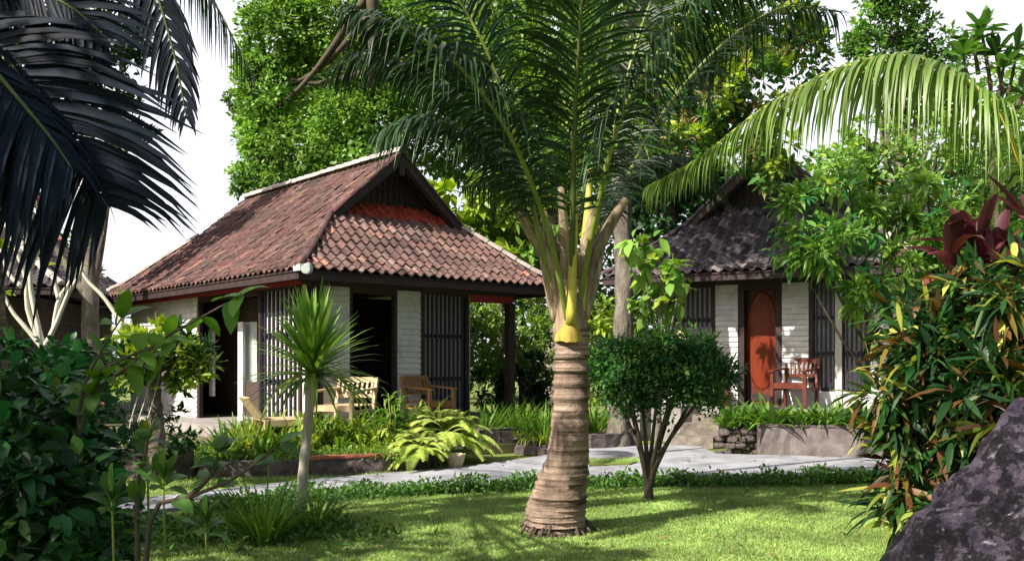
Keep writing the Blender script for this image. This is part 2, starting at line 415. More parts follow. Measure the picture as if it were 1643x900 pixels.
# ---------------------------------------------------------------- bungalows
def tile_slope(mb, O, X, Y, height_fn, length, xmin, xmax, m=0, tw=.185, ex=.215, x0=None, x1=None, d0=0.0):
    """O origin at eave; X along eave; Y horizontal up-slope dir; height_fn(d); rows of S-curved tiles clipped between xmin(d), xmax(d)"""
    nr = int(math.ceil((length-d0)/(ex*.76)))
    dd = np.linspace(d0, length, nr+1)
    xs0, xs1 = x0, x1
    nc = int((xs1-xs0)/tw)+1
    nx = 7; u = np.linspace(0, 1, nx)
    wave = .026*np.sin(u*2*pi)+.012*np.cos(u*2*pi)
    for i in range(nr):
        da, db = dd[i]-.05*(i>0)-.012, dd[i+1]+.012
        for j in range(nc):
            xa = xs0+j*tw; jx = rng.normal()*.006; jz = rng.normal()*.004
            mid = (dd[i]+dd[i+1])/2
            if xa+tw < xmin(mid)-.01 or xa > xmax(mid)+.01: continue
            V = []
            for d, lift in ((da,.05),(db,.014)):
                lo, hi = xmin(d), xmax(d)
                for k in range(nx):
                    xx = min(max(xa+u[k]*(tw+.012)+jx, lo), hi)
                    V.append(O+X*xx+Y*d+A(0,0,height_fn(d)+wave[k]+lift+jz))
            for k in range(nx):   # front lip
                xx = min(max(xa+u[k]*(tw+.012)+jx, xmin(da)), xmax(da))
                V.append(O+X*xx+Y*(da+.004)+A(0,0,height_fn(da)+wave[k]+.05+jz-.024))
            Fc = [[k,k+1,nx+k+1,nx+k] for k in range(nx-1)]+[[k+1,k,2*nx+k,2*nx+k+1] for k in range(nx-1)]
            mb.add(V, np.array(Fc), m)
def caps(mb, a, b, r=.075, seg=.3, m=0, jit=.01):
    a = np.asarray(a, float); b = np.asarray(b, float); L = np.linalg.norm(b-a); n = max(1, int(L/seg)); d = (b-a)/L
    sd = norm(np.cross(d, [0,0,1])); up = np.cross(sd, d)
    for i in range(n):
        p = a+d*(i*L/n); q = a+d*((i+1)*L/n+.03); V = []
        for c, rr in ((p, r*1.12), (q, r*.92)):
            for k in range(7):
                t = pi*k/6; V.append(c+sd*cos(t)*rr+up*(sin(t)*rr-.01)+rng.normal(size=3)*jit*.3)
        mb.add(V, np.array([[k,k+1,8+k,7+k] for k in range(6)]), m)
        mb.add(V[:7], [list(range(7))], m)

def siding(mb, x0, x1, y, z0, z1, face=-1, axis='x', m=0, step=.095):
    """clapboards on plane y (axis x) or on plane x=y (axis y), facing sign face"""
    n = max(1, int(round((z1-z0)/step))); h = (z1-z0)/n
    for i in range(n):
        a = z0+i*h; b = a+h
        if axis == 'x':
            V = [(x0,y,a),(x1,y,a),(x1,y+face*.03,a+.004),(x0,y+face*.03,a+.004),(x0,y,b),(x1,y,b),(x1,y+face*.008,b),(x0,y+face*.008,b)]
        else:
            V = [(y,x0,a),(y,x1,a),(y+face*.03,x1,a+.004),(y+face*.03,x0,a+.004),(y,x0,b),(y,x1,b),(y+face*.008,x1,b),(y+face*.008,x0,b)]
        mb.add(V, [[0,3,2,1],[3,7,6,2],[0,4,7,3],[1,2,6,5],[0,1,5,4],[4,5,6,7]], m)

class House:
    def __init__(s, C, rot, W, L, ze, floor, slope, t, gab, name, label):
        s.C=C; s.rot=rot; s.W=W; s.L=L; s.ze=ze; s.fl=floor; s.sl=slope; s.t=t; s.gab=gab
        s.root = thing(name, label, 'bungalow', (C[0],C[1],0), rotz=rot, world=False)
        s.X = A(cos(rot), sin(rot)); s.Y = A(-sin(rot), cos(rot))
    def fx(s, px, y):   # local x where pixel column px meets front plane local y
        r = (px-HX)/F; B = s.C+y*s.Y
        return (r*B[1]-B[0])/(s.X[0]-r*s.X[1])
    def fy(s, px, x):   # local y where pixel column meets side plane local x
        r = (px-HX)/F; B = s.C+x*s.X
        return (r*B[1]-B[0])/(s.Y[0]-r*s.Y[1])
    def h(s, d):
        return s.ze+np.interp(d, [0,.45,s.W/2], [0,.45*s.sl*.82, s.W/2*s.sl])
    def world(s, x, y, z=0):
        p = s.C+x*s.X+y*s.Y; return A(p[0],p[1],z)
    def roof(s, tl, tf, tb):
        W,L,t,h = s.W,s.L,s.t,s.h; half=W/2; ex=A(1,0,0); ey=A(0,1,0); ov=.42   # main roof runs ov beyond the gable panel
        mb = MB()
        # long slopes: left (eave on x=0) and right (x=W)
        def lo(d): return d if d < t else t
        def hi(d): return L-(d if d < s.gab else s.gab)
        tile_slope(mb, A(0,0,0), ey, ex, h, half, lo, hi, 0, x0=0, x1=L)
        tile_slope(mb, A(W,0,0), ey, -ex, h, half, lo, hi, 0, x0=0, x1=L)
        # hip skirts front and back; the front runs on under the gable overhang
        tile_slope(mb, A(0,0,0), ex, ey, h, t+.06, lambda d: d, lambda d: W-d, 1, x0=0, x1=W)
        tile_slope(mb, A(0,0,0), ex, ey, h, t+ov, lambda d: max(d,t+.06) if d<t+.1 else d, lambda d: W-d, 2, x0=0, x1=W, d0=t+.06)
        tile_slope(mb, A(0,L,0), ex, -ey, h, s.gab+.06, lambda d: d, lambda d: W-d, 1, x0=0, x1=W)
        rf = mb.build('roof', [tl, tf, 'tile_clean' if tb else tf], s.root)
        # deck under the tiles
        dk = MB(); e=.035
        def P(x,y,d): return (x,y,h(d)-e)
        ks = [0,.45,t,half]
        for sx, xo in ((1,0),(-1,W)):
            prev=None
            for d in ks:
                a = P(xo+sx*d, lo(d), d); b = P(xo+sx*d, hi(d), d)
                if prev: dk.add([prev[0],prev[1],b,a], [[0,1,2,3]])
                prev=(a,b)
        for yo, sy, tt in ((0,1,t+ov),(L,-1,s.gab)):
            prev=None
            for d in [0,.45,tt]:
                a=P(d,yo+sy*d,d); b=P(W-d,yo+sy*d,d)
                if prev: dk.add([prev[0],prev[1],b,a], [[0,1,2,3]])
                prev=(a,b)
        # soffit and fascia under the eaves
        z0=s.ze-.06
        dk.add([(.03,.03,z0-.01),(W-.03,.03,z0-.01),(W-.03,L-.03,z0-.01),(.03,L-.03,z0-.01)], [[0,3,2,1]])
        for (x0,x1,y0,y1) in ((.02,W-.02,.02,.06),(.02,W-.02,L-.06,L-.02),(.02,.06,.06,L-.06),(W-.06,W-.02,.06,L-.06)):
            dk.box(x0,x1,y0,y1,s.ze-.14,s.ze-.005)
        dk.build('roof_deck', 'wood_dark', rf)
        # gable panel and barge boards
        gb = MB(); zg=h(t+ov)
        gb.add([(t+ov,t+ov,zg-.05),(W-t-ov,t+ov,zg-.05),(half,t+ov,h(half)-.04),(t+ov,t+ov+.04,zg-.05),(W-t-ov,t+ov+.04,zg-.05),(half,t+ov+.04,h(half)-.04)],
               [[0,1,2],[5,4,3]])
        for i in range(14):
            x = t+ov+.2+(W-2*t-2*ov-.4)*i/13
            z1 = h(min(x,W-x))-.09
            gb.box(x-.045,x+.045,t+ov-.025,t+ov-.003,zg-.03,z1)
        gb.build('gable_panel', 'wood_dark', s.root)
        gb = MB()
        for sx, xo in ((1,0),(-1,W)):
            for k in range(2):
                y = t-.03+k*.045
                gb.bar((xo+sx*(t-.03),y,h(t)-.06-k*.05),(half,y,h(half)-.06-k*.05),.035,.15-.02*k)
            gb.bar((xo+sx*t,t+.25,h(t)-.07),(half,t+.25,h(half)-.07),.06,.07)
        gb.box(half-.05,half+.05,t-.06,t-.01,h(half)-.38,h(half)-.05)
        gb.build('barge_board', 'wood_dark', rf)
        cp = MB()
        caps(cp,(half,L-s.gab,h(half)+.05),(half,t-.05,h(half)+.05),.10,.3)
        cp.build('ridge_cap', 'ridge_mortar', rf)
        for nm,(a,b),mt,r in (
            ('hip_cap',((.0,.0,h(0)+.05),(t,t,h(t)+.05)),tl,.055),
            ('hip_cap',((W,0,h(0)+.05),(W-t-ov,t+ov,h(t+ov)+.05)),'ridge_mortar',.075),
            ('hip_cap',((0,L,h(0)+.05),(s.gab,L-s.gab,h(s.gab)+.05)),'ridge_mortar',.075),
            ('hip_cap',((W,L,h(0)+.05),(W-s.gab,L-s.gab,h(s.gab)+.05)),'ridge_mortar',.075)):
            cp=MB()
            a=np.array(a);b=np.array(b); m1=a+(b-a)*(.45/abs(b[0]-a[0])); m1[2]=h(.45)+.05
            caps(cp,a,m1,r); caps(cp,m1,b,r); cp.build(nm, mt, rf)
        # verge caps
        for sx, xo in ((1,0),(-1,W)):
            cp=MB(); caps(cp,(xo+sx*t,t-.02,h(t)+.05),(half,t-.02,h(half)+.05),.05,.22); cp.build('verge_tile', tl if sx>0 else tf, rf)
        if s.gab:
            cp=MB(); g_=s.gab
            cp.add([(g_,L-g_,h(g_)),(W-g_,L-g_,h(g_)),(half,L-g_,h(half)-.04)],[[0,2,1]]); cp.build('rear_gable_panel','wood_dark',s.root)

def lattice(name, house, axis, a0, a1, pl, face, z0, z1, nb, bars=(0,.33,.66,1), back='lattice_paint', bw=.035, parent=None, backoff=.05):
    """pale board panel behind dark bars"""
    r = parent or house.root; mb = MB(); off = -face*backoff
    def bx(m,a,b,p0,p1,c,d):
        p0,p1=min(p0,p1),max(p0,p1)
        if axis=='x': m.box(a,b,p0,p1,c,d)
        else: m.box(p0,p1,a,b,c,d)
    bk = MB(); bx(bk,a0+.03,a1-.03,pl+off,pl+off-face*.02,z0+.03,z1-.03)
    for i in range(nb+1):
        c=a0+(a1-a0)*i/nb; bx(mb,c-bw/2,c+bw/2,pl,pl+face*.03,z0,z1)
    for f in bars:
        c=z0+(z1-z0)*f; bx(mb,a0,a1,pl-face*.002,pl-face*.028,c-.03,c+.03)
    o = mb.build(name,'lattice_bar',r); bk.build('back_board',back,o)
    fr=MB(); 
    for c in (a0-.03,a1+.03): bx(fr,c-.03,c+.03,pl+face*.04,pl-face*.05,z0,z1)
    bx(fr,a0,a1,pl+face*.036,pl-face*.046,z1-.05,z1-.001)
    fr.build('window_frame','wood_dark',o)
    return o

# --- left bungalow
a1 = .73
HL = House(A(-3.1,13.0), a1, 5.45, 9.0, 2.75, .33, .84, 1.34, 1.6, 'bungalow', 'red tiled bungalow with white clapboard panels, left of the coconut palm')
HL.roof('tile_red', 'tile_front', True)
oy, ox = .78, .52
fl = HL.fl; top = HL.ze-.14
wx = lambda p: HL.fx(p, oy)
wy = lambda p: HL.fy(p, ox)
xa, xb, xc, xd, xe, xf = ox, wx(517), wx(560), wx(637), wx(675), wx(751)
Yb = HL.L-.6
# porch floor
pf = MB(); pf.box(-.15,HL.W+.2,-.25,HL.L-.2,0,fl); pf.build('porch_floor','porch_concrete',HL.root)
for (p,q) in ((xb,xc),(xd,xe)):
    mb=MB(); siding(mb,p,q,oy,fl,top,-1); mb.box(p,q,oy,oy+.05,fl,top)
    mb.build('clapboard_panel','white_paint',HL.root)
lattice('lattice_window',HL,'x',xa+.08,xb-.06,oy,-1,fl,top,4)
lattice('lattice_window',HL,'x',xe+.05,xf-.06,oy,-1,fl+.02,top,10)
mb=MB(); mb.box(xf-.03,xf+.03,oy-.02,oy+.08,fl,top); mb.build('corner_post','white_paint',HL.root)
mb=MB(); mb.box(xa,xa+.08,oy-.03,oy+.05,fl,top); mb.build('corner_post','white_paint',HL.root)
# doorway frame
mb=MB(); mb.box(xc,xc+.06,oy-.01,oy+.08,fl,top); mb.box(xd-.06,xd,oy-.01,oy+.08,fl,top); mb.box(xc+.06,xd-.06,oy-.01,oy+.08,top-.1,top)
mb.build('door_frame','wood_dark',HL.root)
# folded back dark door leaf inside
mb=MB(); mb.box(xc+.07,xc+.12,oy+.1,oy+.85,fl,top-.15); mb.build('door','wood_red',HL.root)
# left wall along x=ox
yl0,yl1,yl2,yl3 = oy+.05, wy(419), wy(317), Yb
lattice('lattice_window',HL,'y',yl0+.05,yl1-.04,ox,-1,fl,top,9,bw=.05)
mb=MB(); siding(mb,yl2,yl3,ox,fl,top,-1,'y'); mb.box(ox,ox+.05,yl2,yl3,fl,top)
mb.build('clapboard_panel','white_paint',HL.root)
mb=MB(); mb.box(ox,ox+.07,yl1,yl1+.08,fl,top); mb.box(ox,ox+.07,yl2-.08,yl2,fl,top); mb.box(ox+.002,ox+.068,yl1+.08,yl2-.08,top-.1,top); mb.build('side_door_frame','wood_dark',HL.root)
mb=MB(); mb.box(ox-.03,ox-.005,yl3-1.5,yl3-1.4,fl,top); mb.build('pilaster','lattice_paint',HL.root)
# side opening: glazed doors folded with pale stiles, curtain behind
yy=HL.fy(387,ox+.3); y2=HL.fy(412,ox+.3)
mb=MB(); mb.box(ox+.28,ox+.33,yy-.1,yy+.1,fl,top-.5); mb.build('door_stile','white_paint',HL.root)
yy2=HL.fy(340,ox+.3)
mb=MB(); mb.box(ox+.28,ox+.33,yy2-.08,yy2+.08,fl+.4,top-.5); mb.build('door_stile','white_paint',HL.root)
cu=MB(); n=14; ya=HL.fy(412,ox+.45); yb=HL.fy(396,ox+.45); V=[]
for i in range(n+1):
    y=ya+(yb-ya)*i/n; x=ox+.45+.03*sin(i*2.1)
    V+= [(x,y,fl+.7),(x,y,top-.5)]
cu.add(V,[[2*i,2*i+1,2*i+3,2*i+2] for i in range(n)]); cu.build('curtain','curtain_cloth',HL.root)
# other walls: right side (behind porch), back, and interior lining
mb=MB(); mb.box(xf,xf+.06,oy+.09,Yb,fl,top); mb.box(ox+.06,xf,Yb-.06,Yb,fl,top); mb.build('rear_wall','white_paint',HL.root)
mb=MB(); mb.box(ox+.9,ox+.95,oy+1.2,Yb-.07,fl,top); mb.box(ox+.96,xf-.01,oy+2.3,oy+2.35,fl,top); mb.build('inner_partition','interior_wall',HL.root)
# wall plate beam and posts
mb=MB()
mb.box(ox-.06,ox-.035,oy-.03,Yb,top-.01,top+.06); mb.build('side_plate','beam_red',HL.root)
mb=MB(); mb.box(ox-.06,HL.W-.55,oy-.06,oy-.035,top-.02,top+.09); mb.build('front_plate','wood_dark',HL.root)
mb=MB(); mb.box(xf+.03,HL.W-.6,oy-.03,oy+.09,top-.14,top-.02)
mb.build('wall_plate','beam_red',HL.root)
post = wx(818)
for (x,y) in ((post,oy),(post,oy+3.2),(post,Yb-.2)):
    mb=MB(); mb.box(x-.07,x+.07,y-.07,y+.07,fl,top-.14); mb.box(x-.1,x+.1,y-.1,y+.1,fl,fl+.18); mb.build('porch_post','wood_dark',HL.root)
mb=MB(); mb.tube([(0.10,-.10,HL.ze+.0),(.03,-.16,HL.ze-.01)],[.085,.07],12); mb.box(-.02,.12,-.1,.1,HL.ze-.03,HL.ze+.06)
mb.build('eave_lamp','lamp_metal',HL.root)
# front step
mb=MB(); s0=HL.fx(745,-.5); 
mb.box(s0,s0+1.5,-1.1,-.26,0,.16); mb.box(s0+.1,s0+1.3,-.75,-.26,.16,.31); mb.build('front_step','step_stone',HL.root)

# --- right bungalow
HR = House(A(1.62,16.3), -radians(28), 5.4, 8.0, 2.92, .62, .86, 1.25, .75, 'bungalow', 'dark tiled bungalow with an orange carved door, right of the coconut palm')
HR.roof('tile_grey','tile_grey',False)
oy2, ox2 = .85, .95
fl2=HR.fl; top2=HR.ze-.14
vx = lambda p: HR.fx(p, oy2)
pf=MB(); pf.box(.1,HR.W-.1,.05,HR.L-.2,0,fl2); pf.build('porch_floor','porch_concrete',HR.root)
r0,r1,r2,r3,r4,r5,r6,r7 = ox2, vx(1147), vx(1184), vx(1255), vx(1299), vx(1345), vx(1395), HR.W-.5
for (p,q) in ((r1,r2),(r3,r4),(r6,r7)):
    mb=MB(); siding(mb,p,q,oy2,fl2,top2,-1); mb.box(p,q,oy2,oy2+.05,fl2,top2); mb.build('clapboard_panel','white_paint',HR.root)
lattice('lattice_window',HR,'x',r0+.06,r1-.05,oy2,-1,fl2+.3,top2,9)
mb=MB(); siding(mb,r0+.0,r1,oy2,fl2,fl2+.27,-1); mb.build('clapboard_panel','white_paint',HR.root)
lattice('lattice_window',HR,'x',r4+.05,r5-.05,oy2,-1,fl2+.3,top2,5,back='white_paint')
lattice('lattice_window',HR,'x',r5+.07,r6-.05,oy2,-1,fl2+.3,top2,5,back='white_paint')
mb=MB(); mb.box(r4,r6,oy2-.02,oy2+.04,fl2,fl2+.27); mb.build('low_wall','white_paint',HR.root)
mb=MB(); mb.box(r5-.045,r5+.065,oy2-.06,oy2-.035,fl2,top2); mb.build('pilaster','lattice_paint',HR.root)
# recessed door
dr=MB(); dr.box(r2+.12,r3-.12,oy2+.18,oy2+.23,fl2+.02,top2-.12); do=dr.build('door','wood_red',HR.root)
mb=MB(); cx=(r2+r3)/2; n=28
V=[(cx,oy2+.14,fl2+1.12)]+[(cx+.27*cos(2*pi*i/n),oy2+.16,fl2+1.15+.85*sin(2*pi*i/n)) for i in range(n)]+[(cx+.31*cos(2*pi*i/n),oy2+.178,fl2+1.15+.89*sin(2*pi*i/n)) for i in range(n)]
mb.add(V,[[0,1+i,1+(i+1)%n] for i in range(n)]+[[1+i,1+n+i,1+n+(i+1)%n,1+(i+1)%n] for i in range(n)])
mb.build('carved_oval','door_orange',do)
for (za,zb) in ((.08,.2),(2.04,2.1)):
    mb=MB(); mb.box(r2+.16,r3-.16,oy2+.165,oy2+.179,fl2+za,fl2+zb); mb.build('door_rail','wood_dark',do)
for xx in (r2+.15,r3-.15):
    mb=MB(); mb.box(xx-.025,xx+.025,oy2+.165,oy2+.179,fl2+.05,fl2+2.12); mb.build('door_stile','wood_dark',do)
mb=MB(); mb.tube([(cx+.3,oy2+.17,fl2+1.0),(cx+.3,oy2+.10,fl2+1.0)],.02,8); mb.build('handle','lamp_metal',do)
mb=MB()
for (p,q) in ((r2,r2+.11),(r3-.11,r3)): mb.box(p,q,oy2-.01,oy2+.22,fl2,top2-.11)
mb.box(r2,r3,oy2-.01,oy2+.22,top2-.11,top2); mb.build('door_frame','wood_dark',HR.root)
mb=MB(); mb.box(ox2-.05,ox2,oy2,HR.L-.6,fl2,top2); mb.box(ox2,HR.W-.5,HR.L-.65,HR.L-.6,fl2,top2); mb.box(HR.W-.5,HR.W-.45,oy2,HR.L-.6,fl2,top2)
mb.build('wall','white_paint',HR.root)
mb=MB(); mb.box(r0-.1,HR.W-.4,oy2-.05,oy2-.02,top2-.02,top2+.12); mb.build('wall_plate','wood_dark',HR.root)
# steps before the door
mb=MB(); s0=HR.fx(1090,-.6); s1=HR.fx(1152,-.6)
mb.box(s0-.1,s1,-.9,-.3,0,.18); mb.box(s0,s1,-.55,.04,.18,.36); mb.box(s0+.1,s1-.05,-.2,.04,.36,.5); mb.build('entrance_steps','step_stone',HR.root)

# --- third bungalow far left: roof corner behind the frangipani
HT = House(A(-12.75,15.7), radians(8), 4.6, 6, 2.75, .4, .8, 1.2, .75, 'bungalow', 'grey roofed bungalow at the far left behind the frangipani')
HT.roof('tile_grey','tile_grey',False)
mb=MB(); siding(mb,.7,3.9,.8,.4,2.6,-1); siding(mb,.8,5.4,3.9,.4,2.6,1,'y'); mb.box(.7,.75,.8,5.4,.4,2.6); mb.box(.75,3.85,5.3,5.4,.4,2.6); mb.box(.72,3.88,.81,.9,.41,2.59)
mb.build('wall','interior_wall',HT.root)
mb=MB(); mb.box(.3,4.3,.3,5.8,0,.4); mb.build('porch_floor','porch_concrete',HT.root)
mb=MB(); mb.box(1.8,2.7,.74,.77,.4,2.4); mb.build('door','wood_red',HT.root)

# ---------------------------------------------------------------- planter walls, stones, steps
def wallpath(name, pts, z0, z1, th, mat, label, cap=None):
    mb=MB(); pts=[np.asarray(p) for p in pts]
    o=A(pts[0][0],pts[0][1],0)
    root=thing(name,label,'planter wall',o)
    n=max(2,int(sum(np.linalg.norm(pts[i+1]-pts[i]) for i in range(len(pts)-1))/.12))
    c=curve([A(p[0],p[1],0) for p in pts],n); T=norm(np.gradient(c,axis=0)); S=np.stack([-T[:,1],T[:,0],T[:,2]*0],1)
    def sweep(mb,w0,za,zb,j):
        V=[]
        for i in range(n):
            jj=rng.normal(size=4)*j
            V+= [c[i]-S[i]*(w0+jj[0])+A(0,0,za),c[i]-S[i]*(w0+jj[1])+A(0,0,(zb+za)/2),c[i]-S[i]*(w0+jj[2])+A(0,0,zb+jj[3]*.5),c[i]+S[i]*w0+A(0,0,zb+jj[3]*.5),c[i]+S[i]*w0+A(0,0,za)]
        mb.add(V,np.array([[5*i+k,5*(i+1)+k,5*(i+1)+k+1,5*i+k+1] for i in range(n-1) for k in range(4)]),0,False)
        for e in (0,n-1): mb.add(V[5*e:5*e+5],[list(range(5))])
    sweep(mb,th/2,z0,z1,.008); mb.build('wall_body',mat,root)
    if cap: mb=MB(); sweep(mb,th/2+.015,z1+.003,z1+.04,.004); mb.build('coping',cap,root)
    return root
wallpath('planter_wall',[gp(500,764),gp(560,761),gp(640,757),gp(692,750)],0,.21,.12,'planter_stone','low stone planter wall with a red brick edge before the left bungalow','brick_edge')
wallpath('planter_wall',[gp(150,772),gp(230,768),gp(310,766)],0,.34,.12,'planter_stone','dark shaded planter wall under the small croton tree','planter_plaster')
wallpath('planter_wall',[gp(320,768),gp(400,765),gp(480,764)],0,.2,.12,'planter_stone','low mossy planter wall behind the dracaena stem',None)
wallpath('planter_wall',[gp(1215,731),gp(1300,733),gp(1430,738),gp(1560,745),gp(1700,752)],0,.44,.14,'planter_plaster','grey plastered planter wall holding lilies by the right bungalow','planter_stone')
wallpath('planter_wall',[gp(945,722),gp(985,720),gp(1025,716)],0,.25,.14,'planter_stone','short dark stone planter wall behind the palm trunk',None)
# soil beds
def bed(name, pts, z):
    mb=MB(); poly_extrude(mb,[np.asarray(p) for p in pts],-.01,z); return tag(mb.build(name,'soil'),kind='structure')
p=lambda x,y: HL.world(x,y)
bed('planter_soil',[gp(500,763),gp(690,752),HL.world(2.1,-.27),HL.world(-.2,-.27),HL.world(-.2,1.2)],.17)
bed('planter_soil',[gp(150,770),gp(310,764),gp(480,762),HL.world(-.2,1.3),HL.world(-.2,7.5),A(-10,15,0)],.15)
bed('planter_soil',[gp(1216,729),gp(1430,736),gp(1700,750),HR.world(5.3,-.05),HR.world(s1+.05,-.05),gp(1165,712)],.38)
bed('planter_soil',[gp(765,730),gp(945,720),gp(1025,715),HR.world(.3,.0),A(1.8,20,0),HL.world(6.3,2),HL.world(5.9,-.5),HL.world(4.4,-.9)],.14)

def stones(name,label,cat,pts,r,mat,group=None,flat=.55):
    o=A(*pts[0]); root=None
    out=[]
    for k,(c,rr) in enumerate(zip(pts,r)):
        mb=MB(); 
        import bmesh
        bm=bmesh.new(); bmesh.ops.create_icosphere(bm,subdivisions=2,radius=1)
        V=np.array([v.co[:] for v in bm.verts]); Fc=np.array([[v.index for v in f.verts] for f in bm.faces]); bm.free()
        ph=rng.uniform(0,6,3)
        V=np.sign(V)*np.abs(V)**.6
        V=V*(1+.13*np.sin(V*3.1+ph).sum(1,keepdims=True)*.5)
        V=V*A(rr,rr*.8,rr*flat)*.75+np.asarray(c)+A(0,0,rr*flat*.6)
        mb.add(V,Fc,0)
        ob=mb.build(name,mat,origin=A(c[0],c[1],c[2])); tag(ob,label,cat,group); out.append(ob)
    return out
pts=[];rr=[]
for lay in range(4):
    for k in range(5-lay//2):
        q=gp(1152+k*16+lay*3,729); q[2]=lay*.1; q[1]+=rng.uniform(-.05,.1); pts.append(q); rr.append(rng.uniform(.09,.13))
stones('stacked_stone','dark flat stone in the stacked corner of the right planter','stone',pts,rr,'planter_stone','stones stacked at the planter corner')
pts=[gp(835,728),gp(852,730),gp(869,731),gp(880,726),gp(845,724)]
for q_ in (pts[4],): q_[2]=.15
stones('edging_stone','rough dark edging stone beside the front step','stone',pts,[.13,.14,.12,.13,.12],'planter_stone','edging stones between the step and the palm',.8)
mb=MB(); q=gp(783,730); 
for k in range(2): mb.boxc(q+A(.0+.23*k,.35,.25),.2,.2,.2,.1*k)
for k in range(2):
    mb=MB(); c=gp(793+k*20,727)+A(0,.25,.0); mb.boxc(c+A(0,0,.23),.17,.17,.18,.1*k); mb.boxc(c+A(0,0,.07),.2,.2,.138,.1*k)
    tag(mb.build('concrete_block','step_stone',origin=c),['tan concrete block at the left, on top of the front step','tan concrete block at the right, next to the edging stones'][k],'block')

# ---------------------------------------------------------------- palms
def frond(parent, path, Lmax, n=70, m=('rachis_green','palm_leaf'), r0=.03, start=.22, hang=.5, fwd=.5, wd=.035, up=None, side=(1,1), ns=4, name='frond', lift=.15, jit=.06, lp=([0,.12,.4,.75,1],[.45,.8,1,.75,.28])):
    c=curve(path,40); mb=MB(); k=len(c)
    rad=np.linspace(r0,r0*.18,k); mb.tube(c,rad,6,0)
    T=norm(np.gradient(c,axis=0))
    for sd in (0,1):
        if not side[sd]: continue
        t=np.sort(np.clip(np.linspace(start,.995,n)+rng.normal(size=n)*.003,0,1)); idx=t*(k-1); i0=np.minimum(idx.astype(int),k-2); f=(idx-i0)[:,None]
        P=c[i0]*(1-f)+c[i0+1]*f; TT=norm(T[i0]*(1-f)+T[i0+1]*f)
        upv=np.broadcast_to(A(0,0,1) if up is None else norm(A(*up)),TT.shape)
        S=norm(np.cross(TT,upv)+1e-6)*(1 if sd else -1); N_=np.cross(S,TT)*(1 if sd else -1)
        u=(t-start)/(1-start)
        L=Lmax*np.interp(u,*lp)*rng.uniform(.9,1.06,n)
        D=norm(S*1.0+TT*(fwd+u[:,None]*.6)+N_*lift+rng.normal(size=(n,3))*jit)
        mb.blades(P,D,N_,L,wd*np.interp(u,[0,.5,1],[.9,1,.6])*rng.uniform(.8,1.1,n),hang*rng.uniform(.7,1.3,n),ns,([0,.1,.5,.8,1],[.5,1,.9,.5,.02]),m=1,fold=.35)
    return mb.build(name,list(m),parent)

# main coconut palm
base=gp(893,852); dP=base[1]
palm=thing('coconut_palm','stout young coconut palm with ringed trunk in the middle of the lawn','palm tree',base)
mb=MB()
prof_px=[(858,-6,892,48),(852,0,891,47),(835,0,890,48.5),(812,0,893,47),(790,0,898,43),(765,0,905,38),(735,0,911,33),(700,0,914,30),(660,0,915.5,28.5),(620,0,916.5,27.5),(580,0,917,27.5),(545,0,917,27)]
ys=[q[0] for q in prof_px][::-1]; cx_=[q[2] for q in prof_px][::-1]; rx_=[q[3] for q in prof_px][::-1]
pts=[];rad=[];y=862; ring=0
while y>543:
    c_=np.interp(y,ys,cx_); r_=np.interp(y,ys,rx_)/F*dP
    stp=np.interp(y,[545,740,800,860],[24,20,10,7])
    for dy,ex in ((0,.012),(stp*.12,.009),(stp*.3,.001),(stp*.9,-.004)):
        pts.append(at(c_+rng.normal()*.8,y-dy,dP)); rad.append(r_+ex*rng.uniform(.5,1.2)+rng.normal()*.003)
    y-=stp*rng.uniform(.85,1.15)
mb.tube(pts,rad,36,0,rough=.011,flat=True); mb.build('trunk','coconut_bark',palm)
mb=MB()   # root skirt of the bulge, left flank
for k in range(60):
    a=rng.uniform(0,2*pi); r=.235+rng.uniform(0,.05); q=base+A(cos(a)*r,sin(a)*r,.10*rng.uniform(.2,1)); e=base+A(cos(a)*(r+.06),sin(a)*(r+.06),-.01)
    mb.tube([q,(q+e)/2+A(0,0,.01),e],[.012,.012,.008],5,0)
mb.build('root_fringe','bark_dark',palm)
# sheath and petiole bases
mb=MB(); mb.tube([at(917,548,dP),at(916,525,dP),at(916,495,dP),at(917,450,dP)],[.145,.15,.13,.115],20,0,rough=.02); mb.build('crown_shaft','sheath_fibre',palm)
mb=MB()
V=[];n=12
for i,(py,wpx) in enumerate(((549,22),(537,21),(522,14),(500,8),(460,6),(420,5))):
    for k in range(n+1):
        a=-pi/2+(k/n-.5)*pi*(.85 if i<3 else 1); R=wpx/F*dP*1.08
        V.append(at(913+(.0 if i<2 else i*.9),py+(rng.uniform(-2,1) if i==0 else 0),dP-.02-.02*(i<4))+A(sin((k/n-.5)*pi*.95)*R,-cos((k/n-.5)*pi*.95)*(.10+.06*(i<3)),0))
mb.add(V,np.array([[i*(n+1)+k,i*(n+1)+k+1,(i+1)*(n+1)+k+1,(i+1)*(n+1)+k] for i in range(5) for k in range(n)]),0,True)
mb.build('leaf_sheath','sheath_yellow',palm)
mb=MB(); mb.tube(curve([at(916,520,dP-.17),at(918,450,dP-.20),at(920,380,dP-.25),at(921,300,dP-.33),at(921,235,dP-.42)],16),np.linspace(.045,.022,16),8,0); mb.build('petiole','rachis_yellow',palm)
mb=MB(); mb.tube(curve([at(930,500,dP-.05),at(938,400,dP-.02),at(944,330,dP),at(946,270,dP+.05)],14),np.linspace(.05,.022,14),8,0); mb.build('petiole','rachis_yellow',palm)
stub=[((905,500),(880,420),(850,370),(832,335)),((900,490),(885,400),(872,340)),((930,490),(955,410),(985,350),(1005,320)),((922,480),(940,400),(955,330)),((895,515),(880,450),(868,400)),((935,510),(952,455),(965,400)),((908,470),(905,380),(900,300))]
for i,sp in enumerate(stub):
    mb=MB(); c=curve([at(x,y,dP+(.08*((i%3)-1))*(j/2)) for j,(x,y) in enumerate(sp)],10)
    mb.tube(c,np.linspace(.075 if i<4 else .06,.03,10),8,0,rough=.04); mb.build('petiole_base','petiole_pale',palm)
